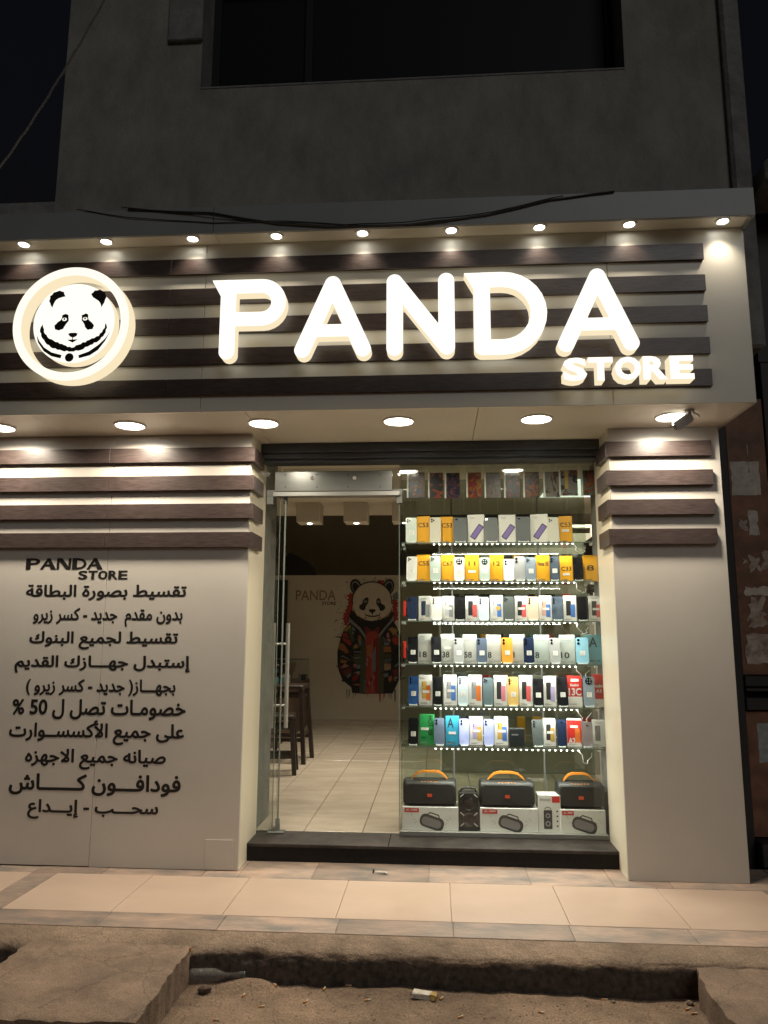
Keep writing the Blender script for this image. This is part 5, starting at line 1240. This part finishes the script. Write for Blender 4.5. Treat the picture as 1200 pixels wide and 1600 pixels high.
# jacket silhouette
mp('black', [(330, 640), (260, 720), (215, 850), (190, 960), (190, 1080), (205, 1170), (245, 1270), (340, 1350), (350, 1410), (480, 1420), (640, 1418), (790, 1415), (845, 1300), (895, 1200), (920, 1080), (915, 950), (885, 800), (830, 680), (780, 600), (560, 560)])
mp('red', [(490, 740), (640, 740), (640, 1416), (488, 1416)]); mp('wine', [(480, 690), (650, 690), (640, 770), (575, 730), (500, 770)]); mp('black', [(450, 560), (690, 560), (640, 680), (570, 740), (500, 680)])
mp('darkred', [(580, 830), (640, 800), (640, 1416), (600, 1416), (590, 1100)]); mp('orange', [(510, 900), (555, 880), (560, 1000), (515, 1010)]); mp('blue', [(560, 1030), (605, 900), (605, 1180), (575, 1170)])
mp('grey', [(564, 840), (571, 840), (571, 1400), (564, 1400)])
for k in range(9):
    r = random.Random(200 + k); x, y = r.uniform(500, 600), r.uniform(950, 1380); mp('darkred' if k % 2 else 'pink', [(x, y), (x + 14, y - 8), (x + 22, y + 30), (x + 4, y + 40)])
# open jacket fronts
mp('olive', [(440, 760), (500, 780), (500, 1412), (430, 1410), (440, 1100)]); mp('olive', [(632, 800), (690, 760), (700, 1100), (690, 1410), (632, 1412)])
mp('green', [(455, 1000), (498, 1000), (498, 1250), (450, 1260)]); mp('teal', [(470, 1270), (498, 1260), (496, 1400), (474, 1400)])
# patchwork
for col, pts in (('ochre', [(275, 690), (340, 670), (330, 740), (260, 740)]), ('red', [(240, 770), (290, 750), (345, 870), (330, 900), (250, 840)]), ('orange', [(215, 850), (250, 860), (320, 970), (280, 980), (205, 930)]), ('green', [(300, 720), (360, 700), (370, 860), (345, 850)]),
                 ('blue', [(350, 690), (380, 680), (385, 760), (350, 770)]), ('orange', [(410, 780), (450, 790), (445, 840), (415, 850)]), ('ochre', [(365, 900), (400, 870), (415, 920), (360, 930)]), ('blue', [(418, 850), (448, 840), (445, 910), (420, 910)]),
                 ('blue', [(365, 955), (445, 960), (445, 972), (370, 970)]), ('olive', [(365, 985), (445, 985), (445, 1030), (365, 1030)]), ('grey', [(365, 1030), (440, 1022), (440, 1034), (365, 1042)]), ('olive', [(370, 1050), (440, 1045), (440, 1090), (372, 1095)]), ('pink', [(362, 1100), (400, 1098), (395, 1140), (365, 1135)]), ('blue', [(400, 1105), (438, 1100), (438, 1145), (402, 1150)]),
                 ('blue', [(205, 1030), (250, 1000), (330, 1050), (330, 1062), (255, 1018)]), ('orange', [(230, 1040), (300, 1060), (280, 1090), (220, 1080)]), ('pink', [(220, 1140), (270, 1090), (320, 1120), (260, 1140)]), ('wine', [(240, 1170), (340, 1130), (345, 1200), (260, 1230)]),
                 ('darkred', [(205, 1110), (240, 1120), (230, 1180)]), ('blue', [(290, 1220), (330, 1200), (340, 1220), (300, 1250)]), ('darkred', [(350, 1240), (400, 1200), (420, 1250), (360, 1290)]), ('orange', [(360, 1310), (430, 1310), (430, 1330), (370, 1325)]), ('pink', [(385, 1180), (435, 1180), (420, 1230), (400, 1215)]), ('grey', [(370, 1190), (430, 1170), (432, 1182), (372, 1202)]),
                 ('ochre', [(740, 720), (790, 690), (820, 740), (800, 790), (770, 740)]), ('pink', [(720, 780), (745, 740), (770, 860), (740, 850)]), ('teal', [(690, 800), (740, 840), (700, 860)]), ('orange', [(690, 905), (770, 905), (775, 965), (695, 970)]), ('red', [(770, 800), (850, 780), (880, 900), (800, 880)]), ('ochre', [(805, 700), (840, 720), (840, 790), (812, 780)]), ('blue', [(695, 860), (750, 860), (760, 890), (700, 895)]),
                 ('olive', [(700, 985), (775, 985), (775, 1030), (700, 1030)]), ('teal', [(700, 1040), (775, 1035), (775, 1060), (700, 1065)]), ('tan', [(700, 1090), (770, 1090), (770, 1165), (700, 1165)]), ('grey', [(700, 1072), (775, 1068), (775, 1078), (700, 1082)]), ('blue', [(690, 1200), (740, 1190), (745, 1230), (700, 1240)]), ('orange', [(740, 1240), (780, 1220), (785, 1280), (750, 1290)]), ('wine', [(790, 1160), (850, 1150), (850, 1220), (800, 1230)]),
                 ('pink', [(800, 1240), (840, 1225), (842, 1270), (812, 1285)]), ('blue', [(810, 1110), (890, 1060), (890, 1080), (820, 1130)]), ('orange', [(860, 950), (900, 930), (905, 1010), (870, 1020)]), ('red', [(870, 1100), (910, 1080), (890, 1180), (860, 1190)])):
    mp(col, pts)
for k in range(46):
    r = random.Random(500 + k); x = r.choice([r.uniform(200, 440), r.uniform(690, 900)]); y = r.uniform(720, 1340); an = r.uniform(-.7, .7) + (.6 if x < 440 else -.6); L_n = r.uniform(25, 80); wd = r.uniform(4, 11)
    dx, dy = math.cos(an) * L_n, math.sin(an) * L_n
    mp('black' if k % 4 else 'olive', [(x - dx, y - dy), (x + wd * .2, y - wd), (x + dx, y + dy), (x - wd * .2, y + wd)])
# hood
mp('black', [(345, 500), (310, 600), (330, 660), (420, 760), (490, 860), (500, 780), (470, 700), (400, 630), (370, 560)]); mp('grey', [(315, 580), (322, 640), (420, 720), (480, 800), (498, 850), (498, 790), (450, 710), (370, 640)])
mp('black', [(780, 500), (812, 560), (800, 650), (720, 740), (650, 840), (645, 760), (690, 690), (740, 620)]); mp('grey', [(806, 560), (800, 620), (720, 710), (660, 790), (648, 830), (645, 770), (700, 700), (770, 620)])
# ears, head
for cx, s_ in ((393, -1), (745, 1)):
    el('black', cx, 260, 62, 88, 26, .25 * s_); el('grey', cx, 262, 46, 68, 24, .25 * s_); el('black', cx + 4 * s_, 266, 34, 54, 24, .25 * s_)
el('black', 567, 405, 218, 206, 40); el('fur', 567, 408, 208, 198, 40)
mp('fur', [(362, 430), (775, 430), (790, 520), (740, 590), (640, 620), (560, 628), (470, 615), (390, 580), (352, 510)])
mp('tan', fur([(362, 480), (400, 560), (470, 600), (500, 570), (520, 610), (440, 615), (385, 585), (355, 530)], 6, 20)); mp('tan', fur([(775, 480), (745, 550), (680, 595), (640, 570), (620, 610), (700, 605), (755, 575), (785, 530)], 6, 21))
mp('black', fur([(360, 500), (400, 570), (480, 612), (560, 630), (650, 612), (740, 580), (785, 500), (780, 570), (730, 640), (640, 680), (500, 680), (400, 640), (355, 570)], 6, 22)); mp('fur', [(500, 570), (570, 575), (645, 570), (620, 598), (570, 612), (520, 598)])
for pts in ([(470, 400), (505, 368), (530, 380), (528, 430), (500, 470), (490, 510), (455, 512), (428, 490), (430, 460), (460, 440)], [(612, 400), (635, 375), (660, 395), (668, 440), (705, 460), (712, 490), (690, 515), (655, 520), (640, 480), (612, 440)]): mp('black', pts)
for cx in (498, 640): el('grey', cx, 420, 20, 14, 12); el('black', cx, 420, 9, 9, 10); el('fur', cx - 6, 414, 4, 3, 8)
mp('black', [(530, 505), (570, 498), (608, 503), (600, 525), (578, 542), (575, 560), (568, 560), (560, 540), (538, 525)]); mp('black', [(482, 530), (500, 560), (560, 572), (570, 566), (580, 572), (640, 562), (660, 535), (650, 570), (600, 584), (540, 584), (495, 570)])
obj('painting', mm, [MC[k] for k in MK], mur, recalc=False)

# stools
def stool(label, cx, cy, h, w_, yaw):
    t = thing('bar_stool', label, 'stool', (cx, cy, .106), 'dark wooden stools at the counter')
    R = Matrix.Rotation(yaw, 4, 'Z'); T = lambda p: tuple(R @ Vector(p) + Vector((cx, cy, .106)))
    def put(name, mb): mb.v = [T(p) for p in mb.v]; obj(name, mb, WOODDK, t)
    put('seat', MB().box(-w_ / 2, w_ / 2, -w_ / 2, w_ / 2, h - .045, h, bev=.012))
    def lx(z): return (w_ / 2 - .025) + (h - z) * .07
    for sx_ in (-1, 1):
        for sy_ in (-1, 1):
            mb = MB(); a = lx(h) ; b = lx(0); q = .02
            v = [(sx_ * a + dx, sy_ * a + dy, h - .044) for dx, dy in ((-q, -q), (q, -q), (q, q), (-q, q))] + [(sx_ * b + dx, sy_ * b + dy, 0) for dx, dy in ((-q, -q), (q, -q), (q, q), (-q, q))]
            mb.add(v, [(0, 1, 2, 3), (7, 6, 5, 4), (0, 4, 5, 1), (1, 5, 6, 2), (2, 6, 7, 3), (3, 7, 4, 0)]); put('leg', mb)
    for z, o_ in ((h * .30, 0), (h * .36, 1), (h - .11, 2)):
        a = lx(z) - .012
        if o_ != 1:
            for s_ in (-1, 1): put('rung', MB().box(-a, a, s_ * a - .012, s_ * a + .012, z - .018, z + .018, bev=.003))
        if o_ != 0:
            for s_ in (-1, 1): put('rung', MB().box(s_ * a - .012, s_ * a + .012, -a, a, z - .018, z + .018, bev=.003))
stool('low dark wooden stool standing in front of the taller stool', -1.46, 7.15, .53, .27, .12)
stool('tall dark wooden bar stool beside the glass counter', -1.50, 7.80, .76, .34, -.05)
ct = thing('display_counter', 'dark wood counter with a glass display top along the inner wall', 'counter', (-2.2, 9.9, .106))
obj('base', MB().box(-2.5, -1.815, 8.6, 10.88, .106, .745, bev=.005), WOODBR, ct)
obj('glass_case', MB().box(-2.49, -1.82, 8.61, 10.87, .746, 1.015), GLASS_D, ct)
obj('top_edge', MB().box(-1.832, -1.818, 8.61, 10.87, 1.0155, 1.024).box(-2.49, -1.833, 10.855, 10.87, 1.0155, 1.024), ALU, ct)
for q in range(9):
    x = -2.4 + .06 * (q % 3) + .15 * (q % 4); y = 8.75 + .23 * q; c = rnd.choice(['white', 'pale', 'black', 'softblue'])
    tag(obj('accessory_box', MB().box(x, x + .10, y, y + .16, .7465, .7465 + rnd.uniform(.05, .14), bev=.002), CARD[c], None, (x, y, .7465)), 'small accessory box inside the glass counter', 'box', 'boxes inside the glass counter')

# square ceiling lamps and recessed discs inside
for k, px in enumerate((484, 557, 632)):
    p = PY(px, 817 + 3 * k - (2 if k == 2 else 0), 7.55); x, z = p.x, 2.50
    t = thing('square_lamp', 'white cube ceiling lamp inside the shop ' + ('over the stools', 'in front of the mural', 'behind the display window')[k], 'lamp', (x, 7.55, 2.70), 'cube lamps on the shop ceiling')
    obj('housing', MB().box(x - .12, x + .12, 7.43, 7.67, z, 2.70, bev=.003), INCEIL, t)
    obj('lens', MB().lathe((x, 7.55, z), [(.026, .001), (.024, -.004), (0, -.005)], n=14), LAMP_W, t)
    lamp('beam', t, (x, 7.55, z - .02), 'SPOT', P_IN, WARM, .03, spot=140, blend=.8)
for k, (x, y) in enumerate(((-1.3, 6.6), (-.75, 6.6))):
    t = thing('recessed_disc', 'unlit round recessed light in the shop ceiling ' + ('towards the counter', 'towards the display window')[k], 'ceiling light', (x, y, 2.70), 'unlit recessed lights')
    obj('rim', MB().lathe((x, y, 2.6995), [(.09, 0), (.085, -.008), (.075, -.008), (.072, -.002), (0, -.002)], n=24), WHITEP, t, smooth=40)

# accessory wall behind the display window
rk = thing('accessory_rack', 'grey panel rack with rails behind the display window', 'rack', (.75, 7.3, .106))
obj('panel', MB().box(.05, 1.50, 7.30, 7.34, .106, 2.35, bev=.003), mat('rack_panel', (.34, .32, .27), .6, var=.1, vscale=2), rk)
for q in range(5): obj('rail', MB().box(.06, 1.49, 7.285, 7.299, .60 + .38 * q, .625 + .38 * q), ALU, rk)
obj('frame', MB().box(.03, .049, 7.27, 7.345, .106, 2.40).box(1.501, 1.52, 7.27, 7.345, .106, 2.40).box(.03, 1.52, 7.27, 7.345, 2.401, 2.43), WHITEP, rk)
pcols = ['black', 'white', 'pale', 'red', 'black', 'softblue', 'black', 'yellow']
for q in range(5):
    for i in range(9):
        x = .12 + .155 * i + rnd.uniform(-.01, .01); z = .62 + .38 * q; hh = rnd.uniform(.16, .26); ww = rnd.uniform(.05, .11)
        if rnd.random() < .12: continue
        c = rnd.choice(pcols)
        tag(obj('accessory_packet', MB().box(x, x + ww, 7.24, 7.284, z - hh, z, bev=.003), CARD[c], None, (x, 7.26, z - hh)), f'small {c.replace("soft", "")} accessory packet hanging on the grey rack behind the display window', 'packet', f'{c} packets hanging on the rack')
# strip of cables hung by the pillar
cr = thing('cable_rail', 'rail of dark cables hanging behind the display window by the pillar', 'rack', (1.3, 6.0, 1.7))
obj('bar', MB().tube([(1.28, 5.62, 2.16), (1.28, 6.5, 2.16)], .01, 8), STEEL, cr)
for q in range(14): obj('cable', MB().tube([(1.28, 5.66 + .06 * q, 2.16), (1.275, 5.66 + .06 * q, 2.0), (1.29, 5.66 + .06 * q, 1.74 - .02 * (q % 3))], .016, 6), WOODDK if q % 3 else BLACKP, cr)
t = thing('light_panel', 'lit rectangular ceiling panel inside the shop behind the display window', 'ceiling light', (1.35, 6.9, 2.70))
obj('frame', MB().box(.98, 1.62, 6.3, 7.2, 2.685, 2.6995, bev=.002), WHITEP, t); obj('diffuser', MB().box(1.01, 1.59, 6.33, 7.17, 2.682, 2.6848), glow('panel_diffuser', (1, .95, .82), .8), t)
lamp('panel_light', t, (1.3, 6.75, 2.675), 'AREA', P_IN * .3, WARM, .5, .8)

# =================================================================== SMALL OUTDOOR THINGS
# camera spotlight under the soffit
b0 = PZ(1077, 641, ZT)
t = thing('security_camera', 'small grey bullet camera mounted under the soffit by the end light', 'camera', (b0.x, b0.y, ZT))
obj('mount', MB().lathe((b0.x, b0.y, ZT), [(.028, 0), (.028, -.010), (.012, -.012), (.010, -.045), (0, -.046)], n=16), GREYP, t, smooth=40)
c0 = Vector((b0.x - .004, b0.y + .005, ZT - .045)); c1 = c0 + Vector((-.075, .0, -.050))
mb = MB(); mb.tube([c0 + Vector((.012, 0, .008)), c0, c1, c1 + (c1 - c0) * .06], [.024, .030, .030, .026], 18); obj('body', mb, GREYP, t, smooth=40)
obj('lens', MB().tube([c1 + (c1 - c0) * .055, c1 + (c1 - c0) * .09], [.020, .018], 14), LENS, t)
obj('clip', MB().tube([(b0.x + .02, b0.y, ZT - .012), (b0.x + .045, b0.y - .01, ZT - .03), (b0.x + .05, b0.y - .01, ZT - .045)], .006, 6), GREYP, t)

# cables across the light box and one slack wire
CAB = mat('cable_black', (.02, .019, .018), .6)
def cable(name, label, px, Y, r, jit=0):
    pts = []
    for (x0, y0), (x1, y1) in zip(px[:-1], px[1:]):
        for q in range(6):
            u = q / 6; p = PY(x0 + (x1 - x0) * u, y0 + (y1 - y0) * u, Y); pts.append((p.x, p.y + jit * math.sin(len(pts) * .7), p.z + jit * .5 * math.sin(len(pts) * 1.3)))
    p = PY(*px[-1], Y); pts.append(tuple(p))
    return tag(obj(name, MB().tube(pts, r, 6), CAB, None, pts[0], smooth=60), label, 'cable', 'cables on the light box')
cable('cable', 'thick black cable drooping along the front of the light box', [(200, 327), (330, 333), (430, 349), (520, 354), (640, 351), (760, 336), (860, 312), (960, 299)], YL - .008, .006, .002)
cable('cable', 'thin black cable twisted round the thick drooping cable', [(190, 324), (300, 333), (420, 347), (520, 351), (640, 347), (770, 331), (880, 306)], YL - .012, .0035, .004)
cable('cable', 'slack thin cable sagging below the two twisted cables', [(120, 327), (200, 340), (330, 348), (450, 345), (560, 352), (640, 353), (700, 346)], YL - .006, .003, .002)
mb = MB(); q0, q1 = PY(-60, 340, 3.6), PY(190, -50, 3.6); pts = [q0.lerp(q1, k / 30) + Vector((0, 0, -.10 * math.sin(PI * k / 30) + .006 * math.sin(k * 1.9))) for k in range(31)]
tag(obj('overhead_wire', mb.tube(pts, .006, 6), mat('wire_grey', (.16, .15, .15), .7), None, pts[0], smooth=60), 'single slack wire crossing the dark corner of the building', 'wire')

# litter
def on_road(px, py):
    p = PZ(px, py, -.16)
    for _ in range(4): p = PZ(px, py, road_z(p.x, p.y))
    return p
FILT = mat('filter_orange', (.55, .25, .07), .8); BUTT = mat('butt_paper', (.58, .52, .42), .8)
butts = [(381, 1556, 1.5), (409, 1574, .4), (507, 1546, 1.4), (545, 1541, .1), (575, 1564, .3), (338, 1595, .2), (846, 1583, -.3), (945, 1563, .1), (690, 1561, 1.0), (478, 1566, .9), (1075, 1578, .6), (1085, 1585, .2), (430, 1540, 2.2), (720, 1590, .7)]
for px, py, an in butts:
    p = on_road(px, py); d = Vector((math.cos(an), math.sin(an), 0)) * .014
    t = thing('cigarette_butt', 'crushed cigarette butt lying in the dirt of the road', 'cigarette butt', (p.x, p.y, p.z), 'cigarette butts on the road')
    c = p + Vector((0, 0, .0035)); obj('filter', MB().tube([c - d, c], .004, 8), FILT, t); obj('paper', MB().tube([c, c + d * .9], [.004, .0034], 8), BUTT, t)
p = PZ(297, 1490, -.015); t = thing('cigarette_butt', 'cigarette butt stuck upright at the edge of the concrete slab', 'cigarette butt', (p.x, p.y, p.z), 'cigarette butts on the slab')
obj('filter', MB().tube([p + Vector((0, 0, .006)), p + Vector((0, 0, .026))], .0045, 8), FILT, t); obj('paper', MB().tube([p - Vector((0, 0, .010)), p + Vector((0, 0, .006))], .0042, 8), BUTT, t)
p = on_road(661, 1558)
t = thing('cigarette_pack', 'crumpled white and gold cigarette packet lying on the dirt road', 'packet', (p.x, p.y, p.z))
mb = MB().box(-.045, .035, -.022, .022, 0, .020, bev=.003); Rm = Matrix.Rotation(-.25, 3, 'Z')
def crumple(mb, a, seed):
    mb.v = [tuple(p + Rm @ (Vector(q) + Vector((a * noise.noise(Vector(q) * 60 + Vector((seed, 0, 0))), a * noise.noise(Vector(q) * 60 + Vector((0, seed, 0))), a * .6 * noise.noise(Vector(q) * 60 + Vector((0, 0, seed))))))) for q in mb.v]; return mb
obj('carton', crumple(mb, .012, 3), mat('pack_white', (.62, .58, .50), .6, var=.3, vscale=60), t)
obj('lid', crumple(MB().box(.0355, .056, -.022, .022, .001, .020, bev=.003), .012, 3), mat('pack_gold', (.45, .30, .10), .4, .3), t)
mb = MB(); mb.box(-.05, -.0455, -.020, .016, .010, .014); obj('flap', crumple(mb, .008, 5), BLACKP, t)
p = PZ(595, 1366, 0)
t = thing('paper_scrap', 'small crumpled paper scrap on the slate border below the step', 'litter', (p.x, p.y, 0)); Rm = Matrix.Rotation(-.3, 3, 'Z')
obj('scrap', crumple(MB().box(-.04, .038, -.010, .012, .001, .014, bev=.004), .014, 9), PAPER, t); obj('stub', crumple(MB().box(-.05, -.040, -.007, .010, .001, .022, bev=.003), .006, 2), mat('scrap_dark', (.06, .05, .045), .8), t)
BOTTLE = mat('bottle_glass', (.74, .72, .68), .12)
BOTTLE.node_tree.nodes['Principled BSDF'].inputs['Alpha'].default_value = .15
# glass bottle in the gutter
a = on_road(292, 1536); b = on_road(358, 1532); ax = (b - a); ax.z = 0; ax.normalize(); c = a + Vector((0, 0, .030))
prof = [(0, .004), (.012, .026), (.02, .030), (.12, .030), (.145, .022), (.165, .012), (.225, .011), (.235, .013), (.25, .013)]
t = thing('glass_bottle', 'clear empty glass bottle lying against the kerb beside the concrete slab', 'bottle', (a.x, a.y, a.z))
obj('body', MB().tube([c + ax * s_ for s_, r in prof], [r for s_, r in prof], 18), BOTTLE, t, smooth=50)
obj('mouth', MB().tube([c + ax * .2505, c + ax * .256], .0132, 12), GLASS_E, t)
# stones
def stone(p, r, seed, label, m=RUBBLE):
    import bmesh
    bm = bmesh.new(); bmesh.ops.create_icosphere(bm, subdivisions=2, radius=1); mb = MB()
    for v in bm.verts:
        k = 1 + .35 * noise.noise(v.co * 1.4 + Vector((seed, 0, 0))); q = v.co * k; mb.v.append((p.x + q.x * r, p.y + q.y * r * .8, p.z + r * .45 + q.z * r * .6))
    mb.f = [[v.index for v in f.verts] for f in bm.faces]; mb.m = [0] * len(mb.f); bm.free()
    return tag(obj('stone', mb, m, None, (p.x, p.y, p.z)), label, 'stone')
stone(on_road(319, 1551), .028, 4, 'dark brown stone beside the glass bottle in the gutter', mat('stone_dark', (.09, .06, .045), .9, var=.4, vscale=40))
stone(on_road(1078, 1570), .016, 6, 'pale pebble at the foot of the chipped slab')
stone(on_road(958, 1563 + 4), .010, 8, 'tiny pale chip in the gutter short of the chipped slab')
# loose grit
mb = MB(); r = random.Random(5)
for k in range(900):
    y = 3.55 - abs(r.gauss(0, .28)); x = r.uniform(-2.6, 2.2)
    if x < -1.1 and y < 3.6: continue
    if x > 1.05: continue
    if y < 2.7: continue
    s_ = r.uniform(.0015, .006); z = road_z(x, y)
    mb.add([(x - s_, y - s_ * .8, z - .001), (x + s_ * 1.1, y - s_ * .6, z - .001), (x + s_ * .2, y + s_, z - .001), (x + r.uniform(-.3, .3) * s_, y, z + s_ * .9)], [(0, 1, 3), (1, 2, 3), (2, 0, 3)])
for k in range(260):
    x = r.uniform(-2.6, 2.1); y = r.uniform(3.60, 3.73); s_ = r.uniform(.001, .0035); z = kerb_pt(x, max(0, min(1, (3.724 - y) / .3)))[2]
    mb.add([(x - s_, y - s_ * .8, z - .001), (x + s_ * 1.1, y - s_ * .6, z - .001), (x + s_ * .2, y + s_, z - .001), (x, y, z + s_ * .9)], [(0, 1, 3), (1, 2, 3), (2, 0, 3)])
g = obj('gravel', mb, RUBBLE); g['kind'] = 'stuff'; g['label'] = 'loose grit scattered along the kerb and dirt road'; g['category'] = 'gravel'

for o in bpy.data.objects:
    if '_w' in o: del o['_w']
